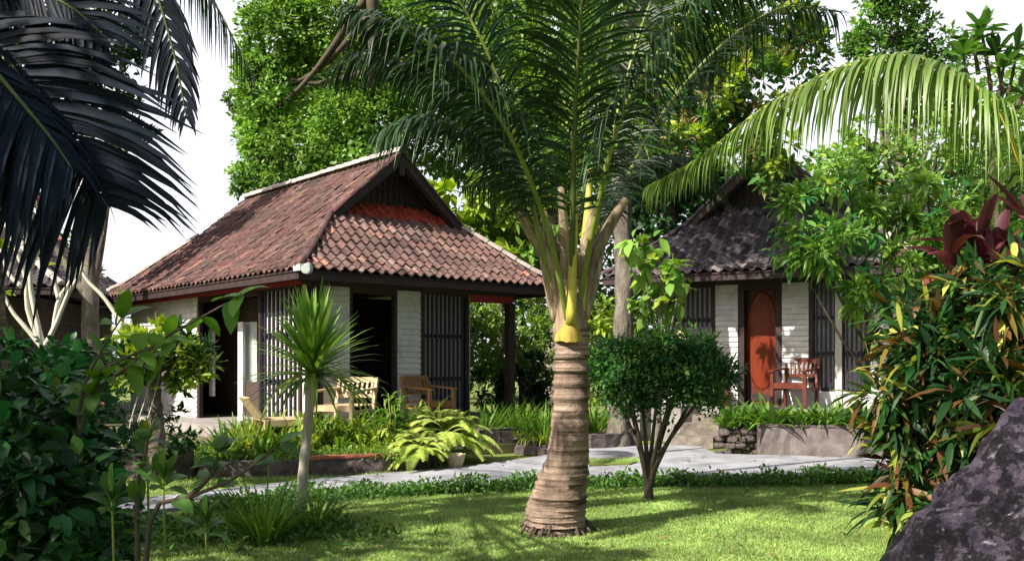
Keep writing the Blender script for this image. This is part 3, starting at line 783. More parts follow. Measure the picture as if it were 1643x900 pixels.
FR=[ # path px,py,depth ; Lmax, n, hang, fwd, leaf mat, rachis mat, radius, blade facing
 (((914,545,-.10),(918,400,-.25),(921,230,-.45),(928,90,-.7),(938,-60,-.9),(945,-200,-.7)),.92,92,.6,.45,'palm_leaf','rachis_dark',.034,(0,-1,.15)),
 (((905,520,.0),(868,390,-.1),(838,260,-.25),(792,110,-.4),(735,0,-.4),(660,-90,-.2)),.9,90,.8,.4,'palm_leaf','rachis_green',.034,(.3,-1,.5)),
 (((900,510,.1),(862,380,.1),(825,270,.2),(760,175,.3),(680,110,.4),(600,85,.5),(530,110,.6)),.78,92,.8,.35,'palm_leaf','rachis_green',.03,None),
 (((903,500,.0),(858,370,-.1),(810,280,-.3),(745,215,-.5),(675,190,-.6),(605,215,-.7)),.66,80,.8,.35,'palm_leaf','rachis_dark',.028,None),
 (((925,520,.1),(950,400,.2),(975,250,.3),(1010,110,.35),(1050,-10,.4),(1100,-90,.4)),.88,88,.8,.4,'palm_leaf','rachis_green',.034,(-.3,-1,.5)),
 (((928,515,.1),(965,390,.4),(1040,220,.8),(1140,90,1.2),(1250,15,1.5),(1350,20,1.6)),.9,85,1.0,.35,'palm_leaf','rachis_green',.03,None),
 (((930,500,.1),(958,390,.3),(1000,300,.5),(1050,255,.8),(1105,265,1.0),(1150,310,1.2)),.6,70,.8,.35,'palm_leaf','rachis_dark',.026,None),
 (((905,500,.1),(880,410,.3),(848,330,.6),(800,290,.9),(745,300,1.2)),.45,55,1.1,.4,'palm_leaf','rachis_green',.022,None),
 (((912,520,-.1),(882,380,-.4),(825,230,-.8),(745,115,-1.1),(655,50,-1.3),(560,10,-1.4)),.8,88,.8,.4,'palm_leaf','rachis_green',.03,None),
 (((925,515,.0),(955,350,-.3),(1000,180,-.6),(1075,60,-.8),(1150,-20,-.9),(1230,-40,-.9)),.8,80,.9,.4,'palm_leaf','rachis_green',.03,None),
]
for path,L_,n,hg,fw,lm,rm,r0,up in FR:
    n=int(n*.78) if up else int(n*1.15); hg*=1 if up else 1.35
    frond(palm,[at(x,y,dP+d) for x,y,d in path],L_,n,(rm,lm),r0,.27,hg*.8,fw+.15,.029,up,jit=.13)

# palm outside the frame on the right whose frond arches in
bR=A(4.9,6.6,0)
palm2=thing('coconut_palm','coconut palm at the right edge, its bright sunlit frond arching over the shrubs','palm tree',bR)
mb=MB(); c=curve([bR,bR+A(.05,.05,.8),bR+A(.0,.1,1.6),bR+A(-.05,.1,2.3)],30); mb.tube(c,np.linspace(.22,.14,30)+.008*np.sin(np.arange(30)*2.2),16,0,rough=.02); mb.build('trunk','coconut_bark',palm2)
tp=bR+A(-.05,.1,2.25)
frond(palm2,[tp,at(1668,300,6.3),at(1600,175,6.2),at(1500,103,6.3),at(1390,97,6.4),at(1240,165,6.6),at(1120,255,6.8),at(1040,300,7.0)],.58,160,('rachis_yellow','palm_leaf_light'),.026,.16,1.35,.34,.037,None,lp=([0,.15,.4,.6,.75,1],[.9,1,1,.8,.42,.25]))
for pth in ([tp,tp+A(.4,.2,.9),tp+A(1.2,.4,1.5),tp+A(2.2,.5,1.3),tp+A(2.9,.5,.6)],[tp,tp+A(.1,.8,1),tp+A(.3,1.8,1.4),tp+A(.5,2.8,.9)],[tp,tp+A(.3,-.7,1),tp+A(.8,-1.6,1.4),tp+A(1.4,-2.3,.8)],[tp,tp+A(.1,0,1.2),tp+A(.3,.1,2.2),tp+A(.8,.3,2.9)]):
    frond(palm2,pth,.75,60,('rachis_green','palm_leaf'),.028,.2,1.1,.4,.036)

# palm at the left edge, its shade carried by the leaf colour
bL=A(-3.66,6.2,0)
palm3=thing('coconut_palm','palm at the left edge with hanging fronds coloured blue-black for their shade','palm tree',bL)
mb=MB(); c=curve([bL,bL+A(.03,0,1.2),bL+A(.0,-.1,2.4),bL+A(-.1,-.3,3.7)],44); mb.tube(c,np.linspace(.17,.12,44)+.006*np.sin(np.arange(44)*2.3),16,0,rough=.02); mb.build('trunk','coconut_bark',palm3)
tp=c[-1]
D3=4.2
LF=[ ([tp,at(-140,-40,4.5),at(-40,50,4.2),at(20,110,4.1),at(75,185,4.1),at(130,270,4.1),at(172,330,4.1)],.86,64,.42,.35,(.15,-1,.25)),
     ([tp,at(-160,-120,4.5),at(-60,-60,4.3),at(30,-25,4.3),at(110,10,4.3),at(170,60,4.3)],.72,56,.5,.5,(.1,-1,.3)),
     ([tp,at(-150,-20,4.3),at(-90,20,3.9),at(-30,90,3.9),at(30,160,3.9),at(80,220,3.9),at(115,270,3.9)],.6,60,1.1,.3,(.2,-.5,1)),
     ([tp,at(-200,0,4.4),at(-130,60,4.2),at(-60,110,4.1),at(0,160,4.1),at(40,210,4.1)],.58,56,1.2,.3,None),
     ([tp,at(-60,-220,5.0),at(120,-160,5.2),at(230,-50,5.2),at(275,70,5.2),at(300,190,5.2)],.36,50,.9,.6,(0,-1,.3)),
     ([tp,tp+A(-.3,.8,.7),tp+A(-.4,2,.9),tp+A(-.4,3,.1)],.6,50,.9,.3,None),
     ([tp,tp+A(-.6,-.6,.6),tp+A(-1.4,-1.2,.7),tp+A(-2,-1.8,.1)],.6,50,.9,.3,None)]
for path,L_,n,hg,fw,up in LF:
    frond(palm3,path,L_,int(n*.8),('rachis_dark','palm_leaf_shaded'),.022,.2,hg,fw,.046,up,lift=.0)
# palm behind the frame top: a frond tip hangs in at 350-410, crown out of view
bT=at(330,-10,9.5); bT[2]=0
palm4=thing('coconut_palm','tall palm whose pale frond tip hangs in from the top edge beside the bright sky','palm tree',A(-6.2,9.2,0))
mb=MB(); c=curve([A(-6.2,9.2,0),A(-6.1,9.2,2),A(-5.7,9.2,4),A(-5.1,9.2,6.2)],40); mb.tube(c,np.linspace(.2,.13,40),14,0,rough=.02); mb.build('trunk','coconut_bark',palm4)
tp=c[-1]
for q in (at(405,120,9.0),tp+A(-2.2,.5,-.4),tp+A(.3,2.8,0)):
    mid=(tp+q)/2+A(0,0,1.0)
    frond(palm4,[tp,tp+(mid-tp)*.5+A(0,0,.35),mid,mid+(q-mid)*.5+A(0,0,.15),q],.6,110,('rachis_green','palm_leaf'),.03,.2,1.6,.5,.04)

# ---------------------------------------------------------------- foliage trees
def crown(mb, blobs, dens, lL, lW, m=0, clump=.28, inner=.45, sag=.0, mats=None, cmin=.10, per=None, shaped=False):
    for (c, r) in blobs:
        r = np.asarray(r, float); area = (r[0]*r[2]+r[0]*r[1]+r[1]*r[2])*4.2
        n = int(dens*area); kc = max(6, int(n/(per or 26)))
        dcl = rdir(kc, .1); rad = inner+(1-inner)*rng.uniform(0,1,kc)**.5
        cc = c+dcl*r*rad[:,None]*(1+.12*rng.normal(size=(kc,1)))
        ci = rng.integers(0, kc, n); cr = max(cmin, clump*r.mean())
        rv = rdir(n, .25); P = cc[ci]+rv*cr*rng.uniform(.2,1,n)[:,None]*A(1,1,.75)
        D = norm(rv*.8+rdir(n)*.7+norm(P-c)*.4-A(0,0,sag)); U = norm(rdir(n)*.7+A(0,0,1.0)+norm(P-c)*.5)
        L = lL*rng.uniform(.65,1.25,n)
        if shaped: mb.blades(P, D, U, L, L*lW, rng.uniform(.05,.6,n), 3, ([0,.2,.5,.8,1],[.12,.85,1,.55,.03]), fold=.22, m=m)
        else: mb.diamonds(P, D, U, L, L*lW, m)
def tree(name, label, cat, d, blobs, leaf, lL, lW=.5, dens=60, trunk=None, bark='bark_grey', tr=.18, group=None, thick=.8, z0=0, limbs=6, extra=None, clump=.28, inner=.45, sag=0, basepx=None):
    B=[]
    for b in blobs:
        px,py,rx,ry = b[:4]; dd = b[4] if len(b) > 4 else 0
        c=at(px,py,d+dd); B.append((c, A(rx/F*(d+dd), max(rx,ry)/F*(d+dd)*thick, ry/F*(d+dd))))
    cen=np.mean([b[0] for b in B],0); bx=cen[0] if basepx is None else (basepx-HX)/F*d
    base=A(bx,cen[1],z0); root=thing(name,label,cat,base,group)
    mb=MB()
    top=A(cen[0],cen[1],max(z0+.15,min(b[0][2] for b in B)))
    pts=curve([base-A(0,0,.1),(base*.6+top*.4)+A(.05,0,0)*tr*4,top],12) if trunk is None else curve(trunk,20)
    mb.tube(pts,np.linspace(tr,tr*.55,len(pts)),10,0,rough=.06)
    for b in B[:max(limbs,1)]:
        s=pts[int(len(pts)*rng.uniform(.5,.95))]; e=b[0]; mid=(s+e)/2+A(0,0,-.1)*np.linalg.norm(e-s)
        mb.tube(curve([s,mid,e],8),np.linspace(tr*.45,tr*.12,8),6,0)
        for _ in range(3):
            e2=e+rdir(1)[0]*b[1]*.75; mb.tube([e-(e-mid)*.2,(e+e2)/2,e2],[tr*.16,tr*.1,tr*.04],5,0)
    mb.build('trunk' if tr>.06 else 'stem',bark,root)
    mb=MB(); crown(mb,B,dens,lL,lW,0,clump,inner,sag,shaped=d<10.5 or lL>.24)
    mats=[leaf]
    if extra:
        for k,(em,ed,el,ew) in enumerate(extra): crown(mb,B,ed,el,ew,k+1,clump,.85,shaped=d<10.5 or lL>.24); mats.append(em)
    mb.build('crown',mats,root); return root

tree('vine_covered_tree','tall vine-covered tree of bright green leaves behind the left roof','tree',25,
 [(455,55,62,75),(540,40,85,80),(432,150,52,60),(405,110,24,40),(398,205,26,34),(520,150,80,85,4),(600,190,90,80),(425,235,38,50),(490,255,80,60),(640,90,80,90),(575,270,80,50),(408,285,36,34),(380,160,16,16,1)],'leaf_bright',.15,.6,330,tr=.24,basepx=560,bark='bark_dark',trunk=[at(590,700,26),at(590,300,26),at(592,190,25.2),at(600,80,23.4),at(590,-90,23.2)],extra=[('leaf_mid',70,.15,.6)])
tree('feathery_tree','thin lacy tree with fine foliage at the left flank of the vine-covered tree','tree',27,[(392,165,22,22),(400,235,22,40),(395,270,20,35)],'leaf_blue',.2,.3,50,tr=.12,inner=.2)
tree('shade_tree','large green tree filling the view behind the palm crown','tree',27,
 [(720,60,90,90),(800,150,90,110),(890,80,90,110),(980,150,90,110),(1060,90,80,110),(740,230,70,70),(860,260,80,80),(960,290,80,80),(1040,270,60,80)],'leaf_bright',.16,.55,200,tr=.5,extra=[('leaf_yellow',30,.2,.5),('leaf_mid',50,.2,.5)])
tree('broad_leaved_bush','yellow-green broad-leaved bush beside the right slope of the red roof','bush',20,
 [(735,335,45,45),(790,330,50,60),(840,390,50,60),(760,390,40,40),(880,440,50,50)],'leaf_yellow',.34,.6,45,tr=.12,extra=[('leaf_bright',30,.28,.55)])
tree('clipped_hedge','pale green clipped hedge seen through the open porch','hedge',19.6,
 [(770,540,55,62),(830,545,55,62),(890,550,50,60),(740,580,50,50),(950,550,50,60)],'leaf_hedge',.13,.5,190,tr=.1,inner=.7,clump=.2)
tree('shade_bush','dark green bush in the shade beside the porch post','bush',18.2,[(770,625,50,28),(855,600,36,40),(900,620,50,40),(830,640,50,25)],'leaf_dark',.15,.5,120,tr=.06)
tree('yellow_green_bush','yellow-green bush between the coconut palm and the grey trunk','bush',17,
 [(955,520,35,40),(1010,515,40,35),(1050,520,40,40),(960,600,40,50),(1030,580,50,50)],'leaf_yellow',.14,.5,110,tr=.05,extra=[('leaf_bright',40,.14,.5)])
tree('large_leaved_shrub','shrub of large heart-shaped light leaves in front of the dark roof corner','shrub',13.6,
 [(1060,440,40,40),(1090,460,30,28),(1030,400,30,30),(1045,480,40,25)],'leaf_bright',.25,.7,34,tr=.05,sag=.5,inner=.3,extra=[('leaf_yellow',6,.24,.7)])
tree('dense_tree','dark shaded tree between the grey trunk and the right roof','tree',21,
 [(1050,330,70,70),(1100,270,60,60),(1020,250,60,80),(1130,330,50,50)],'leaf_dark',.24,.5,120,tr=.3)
tree('flowering_creeper_tree','tree draped in yellow-green creeper and dry tan stems above the right roof','tree',13.2,
 [(1150,50,60,70,1),(1240,40,55,70,1.5),(1130,150,55,70),(1210,140,60,60),(1180,230,60,55),(1110,230,45,55),(1235,250,36,50,-.4),(1290,90,36,60,1.2)],'leaf_mid',.15,.5,190,tr=.09,basepx=1002,trunk=[A(1.9,15.6,0),at(1003,400,15.6),at(1010,250,15.6),at(1060,150,14.6),at(1150,100,13.6)],extra=[('leaf_yellow',90,.15,.55),('dry_leaf',45,.15,.25),('flower_orange',.5,.10,.8)])
tree('airy_tree','round airy tree against the sky at the upper right','tree',24,
 [(1430,30,50,50),(1400,90,45,40),(1480,80,48,50),(1440,-10,60,40),(1380,70,25,30),(1520,130,50,50),(1450,160,60,50)],'leaf_mid',.18,.5,130,tr=.25,extra=[('leaf_bright',45,.18,.5)],inner=.3)
tree('hedge_tree','bright leafy tree rising behind the right bungalow roof','tree',19,
 [(1350,280,60,50),(1430,270,60,60),(1500,260,60,70),(1580,260,60,70),(1640,180,50,90),(1390,220,40,30)],'leaf_bright',.17,.45,120,tr=.2,extra=[('leaf_yellow',10,.2,.5),('flower_orange',.6,.12,.9)])
tree('background_tree','dark tree behind the hanging palm fronds at the upper left','tree',17,
 [(150,80,60,70),(60,110,70,80),(200,60,36,50),(20,220,60,60),(190,180,40,50),(230,215,26,22)],'leaf_dark',.17,.5,170,tr=.2,inner=.3)
tree('pink_flowering_tree','green tree with pink blossom behind the far left roof','tree',22,
 [(10,360,50,40),(60,340,40,40),(-40,300,60,60),(110,400,30,30)],'leaf_mid',.2,.5,60,tr=.2,extra=[('flower_pink',9,.15,.8)])
tree('background_tree','green tree standing behind the left bungalow at the end of its eave','tree',24,
 [(120,470,60,45),(60,520,70,50),(0,480,60,60)],'leaf_mid',.2,.5,90,tr=.2)
tree('background_tree','green tree far behind the right bungalow','tree',27,
 [(1180,340,90,80),(1300,330,90,80),(1420,400,100,90),(1560,400,100,90),(1680,380,90,100)],'leaf_mid',.24,.5,90,tr=.3)
tree('background_tree','deep green tree mass far behind the open porch','tree',31,
 [(700,450,100,110),(830,430,100,110),(960,440,100,110),(800,560,100,60),(950,560,100,60)],'leaf_mid',.24,.5,90,tr=.3)

# unseen trees added beyond the left edge to shade the foreground and palm head
def shade(name,label,base,blobs,dens,leaf='leaf_mid',lL=.22,tr=.22):
    root=thing(name,label,'tree',A(*base))
    mb=MB(); mb.tube(curve([A(*base),A(base[0]+.1,base[1],2.5),A(*blobs[0][:3])],12),np.linspace(tr,tr*.5,12),10,0,rough=.05)
    for b in blobs: mb.tube(curve([A(base[0]+.1,base[1],2.8),(A(base[0],base[1],3.5)+A(*b[:3]))/2,A(*b[:3])],8),np.linspace(tr*.4,.03,8),6,0)
    mb.build('trunk','bark_grey',root)
    mb=MB(); crown(mb,[(A(*b[:3]),A(b[3],b[3],b[3]*.7)) for b in blobs],dens,lL,.5); mb.build('crown',leaf,root)
shade('shade_tree','unseen spreading tree added left of the view to shade the foreground shrubs',(-8,.8,0),
 [(-6.3,1.8,5.2,1.9),(-7.6,3.2,5.0,1.8),(-5.2,.6,5.0,1.7),(-7.2,.2,5.8,1.8),(-8.5,4.5,4.6,1.5)],42)
shade('shade_tree','unseen high crowned tree added beside the camera to dapple the palm and the right bungalow',(-9.0,3.6,0),
 [(-3.0,5.0,7.6,1.25),(-2.0,5.4,8.4,1.3),(-1.2,6.4,8.4,1.1),(2.6,10.0,10.2,1.3),(3.6,9.0,10.0,1.2)],30,tr=.2)

for i,(x,y,sz,lab) in enumerate(((9.6,13.5,2.2,'bushy tree at the right side beyond the arching palm'),(12.5,20,3.0,'bushy tree at the far right behind the right bungalow'),(10.5,9.5,1.9,'bushy tree nearest the right edge of the garden'),(-15.5,14,3.0,'bushy tree at the far left of the garden'),(-17,22,3.4,'bushy tree at the far left behind the other houses'),(16,15,3.0,'bushy tree farthest to the right of the garden'),(14,30,4.5,'tall bushy tree far behind on the right'),(-32,33,5,'tall bushy tree far behind on the left'))):
    shade('bushy_tree',lab,(x,y,0),[(x,y,sz*1.1,sz),(x-.5*sz,y-.4*sz,sz*.8,sz*.8),(x+.6*sz,y+.3*sz,sz*.9,sz*.8),(x,y-.5*sz,sz*1.6,sz*.6)],34,['leaf_bright','leaf_mid'][i%2],.2,.15)

# grey trunked tree standing behind the palm
q=gp(988,718)
gt=thing('grey_trunk_tree','tree with a straight pale grey trunk rising behind the coconut palm','tree',q)
mb=MB(); dg=q[1]
c=curve([at(988,725,dg),at(992,690,dg),at(998,640,dg),at(1001,500,dg),at(1000,380,dg),at(997,280,dg),at(1003,180,dg),at(1020,60,dg+.3),at(1030,-60,dg+.5)],50)
rad=np.interp(np.arange(50),[0,3,8,30,49],[.30,.22,.16,.135,.10])+.011*np.sin(np.arange(50)*1.9)
mb.tube(c,rad,18,0,rough=.09)
for e in (at(1080,90,dg),at(960,40,dg+.5),at(1110,180,dg)): mb.tube(curve([c[38],(c[38]+e)/2+A(0,0,.2),e],8),np.linspace(.06,.02,8),6,0)
mb.build('trunk','bark_grey',gt)
mb=MB(); B=[(at(x,y,dg+dd),A(r,r,r)/F*dg) for x,y,r,dd in ((1040,0,60,0),(960,-40,70,.5),(1090,60,50,.4),(1130,140,40,.3),(1010,-90,80,0),(900,-70,120,-1.2),(1010,-110,130,-1.4),(820,-60,110,-1.0),(960,150,50,-1.0),(1010,200,40,-1.2))]  # nearer crown blobs added, mostly out of view, to shade the right bungalow
crown(mb,B,45,.2,.5); crown(mb,B,8,.45,.1,1,sag=2.5); mb.build('crown',['leaf_mid','leaf_yellow'],gt)

# right middle small tree with long light leaves
tree('narrow_leaved_tree','small tree of glossy long green leaves before the right bungalow','tree',9.0,
 [(1290,350,45,45),(1360,320,55,45),(1340,400,60,40,-.2),(1430,360,60,60),(1500,330,60,60),(1420,440,55,45,-.3),(1520,430,60,60),(1380,490,45,30,-.3),(1560,360,50,60),(1270,400,30,28),(1600,430,50,60)],'leaf_bright',.17,.27,210,tr=.05,limbs=11,basepx=1480,bark='bark_dark',sag=.15,inner=.25,extra=[('leaf_mid',70,.15,.3),('leaf_blue',34,.16,.28)])

# rosette branch tips (frangipani type leaves)
def rosette(mb, c, ax, n, L, W, m=0, spread=.9, droop=.2):
    D=norm(np.asarray(ax)*rng.uniform(.2,.9,(n,1))+rdir(n)*spread); D[:,2]=np.abs(D[:,2])*.6+D[:,2]*.4
    mb.blades(np.repeat([c],n,0),D,A(0,0,1)+rdir(n)*.2,L*rng.uniform(.7,1.1,n),W*rng.uniform(.8,1.1,n),droop,4,([0,.2,.6,.85,1],[.15,.6,1,.7,.05]),fold=.25,m=m)
def frangipani(name,label,trunkpts,tips,d,leafmat,L,W,bark,r=.05,nl=10,seed=0):
    base=np.asarray(trunkpts[0],float); root=thing(name,label,'frangipani',base)
    mb=MB(); c=curve(trunkpts,14); mb.tube(c,np.linspace(r,r*.75,14),9,0,rough=.04); lf=MB()
    for path in tips:
        pp=[c[-1] if path[0] is None else at(*path[0])]+[at(*q) for q in path[1:]]
        cc=curve(pp,12); mb.tube(cc,np.linspace(r*.62,r*.34,12),7,0,rough=.04)
        rosette(lf,cc[-1],norm(cc[-1]-cc[-3]),nl,L,W)
    mb.build('trunk',bark,root)
    lf.build('crown',leafmat,root); return root
df=8.6
frangipani('frangipani','bare pale branching frangipani in front of the far left roof',[A((45-HX)/F*df,df,0),at(50,650,df),at(70,560,df)],
 [[None,(45,500,df),(42,450,df),(25,400,df),(5,350,df)],[None,(50,470,df),(48,420,df),(38,360,df),(40,310,df)],[None,(85,530,df),(95,480,df),(120,440,df),(122,400,df)],
  [None,(90,520,df),(110,470,df),(128,440,df),(135,400,df)],[(48,430,df),(62,400,df),(72,380,df)],[(95,480,df),(88,450,df),(92,425,df)],[(35,460,df),(15,440,df),(0,400,df)],[None,(45,530,df),(20,500,df),(5,470,df)]],df,'leaf_yellow',.16,.05,'branch_white',.042,6)
dg2=10.7
frangipani('frangipani','frangipani with a leaning pale limb under the left eave',[A((262-HX)/F*dg2,dg2,0),at(250,640,dg2),at(225,560,dg2)],
 [[None,(190,510,dg2),(165,475,dg2),(140,450,dg2),(128,425,dg2)],[(195,515,dg2),(200,490,dg2),(197,470,dg2)],[None,(240,560,dg2),(262,520,dg2)]],dg2,'leaf_yellow',.14,.045,'branch_white',.05,5)
du=8.2
frangipani('frangipani','frangipani with dark paddle leaves against the sky at the upper right corner',[A((1600-HX)/F*du,du,0),at(1610,500,du),at(1590,250,du)],
 [[None,(1560,150,du),(1545,90,du)],[None,(1590,150,du),(1580,80,du),(1575,50,du)],[None,(1620,140,du),(1632,80,du)],[None,(1640,160,du),(1660,100,du)],[None,(1570,180,du),(1530,130,du)],[None,(1600,170,du),(1610,110,du)],[(1560,200,du),(1550,160,du)],[(1620,200,du),(1640,150,du)],[(1590,230,du),(1600,180,du)],[(1570,120,du),(1562,70,du)],[(1610,150,du),(1598,90,du)]],du,'leaf_mid',.3,.085,'bark_dark',.035,16)

# round topiary bush on the lawn edge
q=gp(1040,800); db=q[1]
tb=thing('round_bush','small many-stemmed bush with a dense rounded crown on the lawn edge','bush',q)
mb=MB()
for k,(x1,y1) in enumerate(((990,640),(1010,630),(1030,640),(1055,630),(1075,640),(1110,640),(1000,600),(1090,610),(1130,630))):
    s=at(1040+rng.normal()*3,802,db+rng.normal()*.03); m1=at(1040+(x1-1040)*.3,730-rng.uniform(0,15),db+rng.normal()*.1); e=at(x1,y1,db+rng.normal()*.3)
    mb.tube(curve([s,at(1040+(x1-1040)*.05,772,db),m1,e],12),np.linspace(.042,.014,12),7,0,rough=.05)
mb.build('stem','bark_dark',tb)
mb=MB(); B=[(at(x,y,db+dd),A(r,r,r*.8)/F*db) for x,y,r,dd in ((985,590,36,0),(1030,572,40,0),(1075,575,40,0),(1120,580,40,0),(1150,595,30,0),(1000,620,34,-.2),(1060,612,40,-.2),(1120,615,36,-.2),(1040,590,45,.4),(1100,590,45,.4),(965,600,22,0),(1165,605,22,.1),(990,570,30,.1),(1060,556,34,.1),(1110,560,30,0),(1020,640,24,-.1),(1090,635,24,-.2),(1140,630,22,0),(975,625,22,0))]
crown(mb,B,900,.058,.5,0,.4,.3); crown(mb,B,520,.055,.5,1,.4,.4); crown(mb,[(c_,r_*A(1.3,1.3,1.35)) for c_,r_ in B],260,.065,.42,1,.2,.75,per=12); crown(mb,[(at(x,y,db),A(.10,.10,.12)) for x,y in ((1005,665),(1040,672),(1075,668),(1110,660),(980,650),(1135,650))],500,.055,.5,0,.4,.2); mb.build('crown',['leaf_blue','leaf_mid'],tb)

# dracaena with a slender stem
q=gp(478,842); dd=q[1]
dc=thing('dracaena','slender dracaena with a sword-leaved head before the left bungalow','dracaena',q)
mb=MB(); c=curve([at(478,845,dd),at(484,790,dd),at(490,720,dd),at(497,650,dd),at(502,600,dd)],30); mb.tube(c,np.linspace(.052,.036,30)+.002*np.sin(np.arange(30)*2),10,0,rough=.03); mb.build('stem','bark_pale',dc)
mb=MB(); n=215; t=rng.uniform(0,1,n); a=rng.uniform(0,2*pi,n); el=np.interp(t,[0,.35,1],[-.05,.55,1.45])
D=np.stack([np.cos(a)*np.cos(el),np.sin(a)*np.cos(el),np.sin(el)],1)
P=c[-1]+A(0,0,1)*np.interp(t,[0,1],[-.05,.10])[:,None]+D*.02
mb.blades(P,D,A(0,0,1)+D*-.3,rng.uniform(.58,.82,n),rng.uniform(.034,.05,n),np.interp(t,[0,.3,1],[.55,.3,.08]),5,([0,.1,.5,.8,1],[.6,.9,1,.6,.02]),fold=.3)
mb.build('leaf_head','dracaena_leaf',dc)
mb=MB(); n=11; a=np.linspace(-1.2,4.0,n)+rng.normal(size=n)*.2
D=np.stack([np.cos(a),np.sin(a)*.7,np.full(n,.12)],1)
mb.blades(np.repeat([c[-1]],n,0),D,A(0,0,1),rng.uniform(.7,1.0,n),.042,rng.uniform(.5,1.3,n),6,([0,.1,.5,.8,1],[.6,.9,1,.6,.02]),fold=.3); mb.build('lower_leaf','leaf_fern',dc)

# ---------------------------------------------------------------- clumps, ferns, lilies
def clump(name,label,cat,c,n,L,W,mat,droop=.6,upb=1.0,ns=4,rad=.06,group=None,prof=None,fold=.25):
    mb=MB(); c=np.asarray(c,float)
    a=rng.uniform(0,2*pi,n); el=rng.uniform(.35,1.45,n)**(1/upb)
    el=np.clip(el,.2,1.5)
    D=np.stack([np.cos(a)*np.cos(el),np.sin(a)*np.cos(el),np.sin(el)],1)
    P=c+np.stack([np.cos(a),np.sin(a),0*a],1)*rad*rng.uniform(0,1,n)[:,None]
    mb.blades(P,D,A(0,0,1)-D*.2+rdir(n)*.15,L*rng.uniform(.6,1.1,n),W*rng.uniform(.7,1.1,n),droop*rng.uniform(.4,1.4,n),ns,prof,fold=fold)
    return tag(mb.build(name,mat,origin=c),label,cat,group)
clump('grass_clump','arching clump of long light grass left of the dracaena stem','grass clump',gp(425,872),190,.85,.02,'leaf_lily',.35,4,rad=.12)
clump('grass_clump','loose clump of long grass at the foot of the dracaena','grass clump',gp(505,850),120,.6,.018,'leaf_lily',.4,4,rad=.12)
clump('grass_clump','small tuft of grass on the dark soil beside the lawn','grass clump',gp(552,842),50,.36,.014,'leaf_lily',1.0,1.0)
# leafy rough ground round the dracaena foot
mb=MB(); n=2600; P=np.stack([rng.normal(-2.3,.55,n),rng.normal(7.35,.28,n),np.abs(rng.normal(0,.05,n))+.01],1); L=rng.uniform(.04,.09,n)
mb.diamonds(P,rdir(n,.4),rdir(n,.8),L,L*.45); tag(mb.build('creeping_ground_cover',['leaf_mid']),'creeping leafy ground cover round the dracaena foot','ground cover',kind='stuff')

def fern(name,label,c,nf,L,mat,Lp=.10,droop=.9,group=None,wd=.03,cat='fern'):
    mb=MB(); c=np.asarray(c,float)
    for k in range(nf):
        a=rng.uniform(0,2*pi); el=rng.uniform(.45,1.25); l=L*rng.uniform(.75,1.1)
        D=A(cos(a)*cos(el),sin(a)*cos(el),sin(el)); t=np.linspace(0,1,14)
        P=c+D*(t*l*(1-.2*t))[:,None]; P[:,2]-=droop*l*t**2*.55*cos(el)**.5
        mb.tube(P,np.linspace(.006,.002,14),4,0,cap=False)
        T=norm(np.gradient(P,axis=0)); S=norm(np.cross(T,A(0,0,1)))
        m=26; u=np.linspace(.12,1,m); i0=np.minimum((u*13).astype(int),12)
        for s_ in (1,-1):
            Q=P[i0]+(P[np.minimum(i0+1,13)]-P[i0])*((u*13-i0)[:,None]); dd_=S[i0]*s_+T[i0]*.5
            mb.blades(Q,dd_,A(0,0,1),Lp*np.interp(u,[0,.3,1],[.6,1,.25]),wd*1.25,.35,2,([0,.3,1],[.7,1,.05]))
    return tag(mb.build(name,mat,origin=c),label,cat,group)
pot=gp(731,752)
ft=at(720,715,pot[1]+.1); 
fern('fern','big pale yellow-green fern spilling over the planter end beside the cream pot',gp(712,745)+A(0,.15,.25),105,1.12,'leaf_fern',.21,1.0)
fern('fern','wide light fern low against the brick-edged wall left of the pot',gp(672,754)+A(0,-.02,.2),60,.75,'leaf_fern',.17,1.1)
fern('fern','smaller yellow-green fern between the big fern and the brown armchair',gp(680,748)+A(0,.6,.25),66,1.0,'leaf_fern',.2,.9)
fern('fern','light fern at the edge of the planter left of the big fern',gp(650,750)+A(0,.4,.2),40,.8,'leaf_yellow',.16,.9)
# pot
mb=MB(); n=20; prof=[(.075,0),(.105,.08),(.125,.17),(.135,.2),(.12,.2),(.11,.15)]
V=[pot+A(r*cos(2*pi*k/n),r*sin(2*pi*k/n),z) for r,z in prof for k in range(n)]
mb.add(V,np.array([[i*n+k,i*n+(k+1)%n,(i+1)*n+(k+1)%n,(i+1)*n+k] for i in range(len(prof)-1) for k in range(n)]),0,True)
mb.add([pot+A(.11*cos(2*pi*k/n),.11*sin(2*pi*k/n),.16) for k in range(n)],[list(range(n))],1)
tag(mb.build('plant_pot',['pot_clay','soil'],origin=pot),'cream clay plant pot on the path edge under the fern','pot')

def broadclump(label,c,n,L,W,mat,cat='garden plant',name='garden_plant',droop=.5,group=None,h=.25):
    mb=MB(); c=np.asarray(c,float); root=thing(name,label,cat,c,group)
    st=MB()
    n=int(n*1.9); h*=1.7
    for k in range(max(3,n//9)):
        a=rng.uniform(0,2*pi); r=rng.uniform(0,.26); hh=h*rng.uniform(.5,1.2)
        e=c+A(cos(a)*r,sin(a)*r,hh); st.tube([c+A(cos(a)*r*.4,sin(a)*r*.4,0),e],[.008,.006],5,0)
        m=9; D=rdir(m,.7); mb.blades(np.repeat([e],m,0)+D*.01-A(0,0,1)*rng.uniform(0,hh*.6,(m,1)),D,A(0,0,1)+rdir(m)*.2,1.3*L*rng.uniform(.6,1.1,m),W*rng.uniform(.7,1.1,m),droop,4,fold=.25)
    st.build('stem','rachis_green',root); mb.build('foliage',mat,root); return root
sr=lambda px,py,dy=.3,z=.16: gp(px,py)+A(0,dy,z)
broadclump('bright yellow-green leafy plant behind the brick-edged wall, right of the dracaena stem',sr(560,756),60,.22,.055,'leaf_yellow')
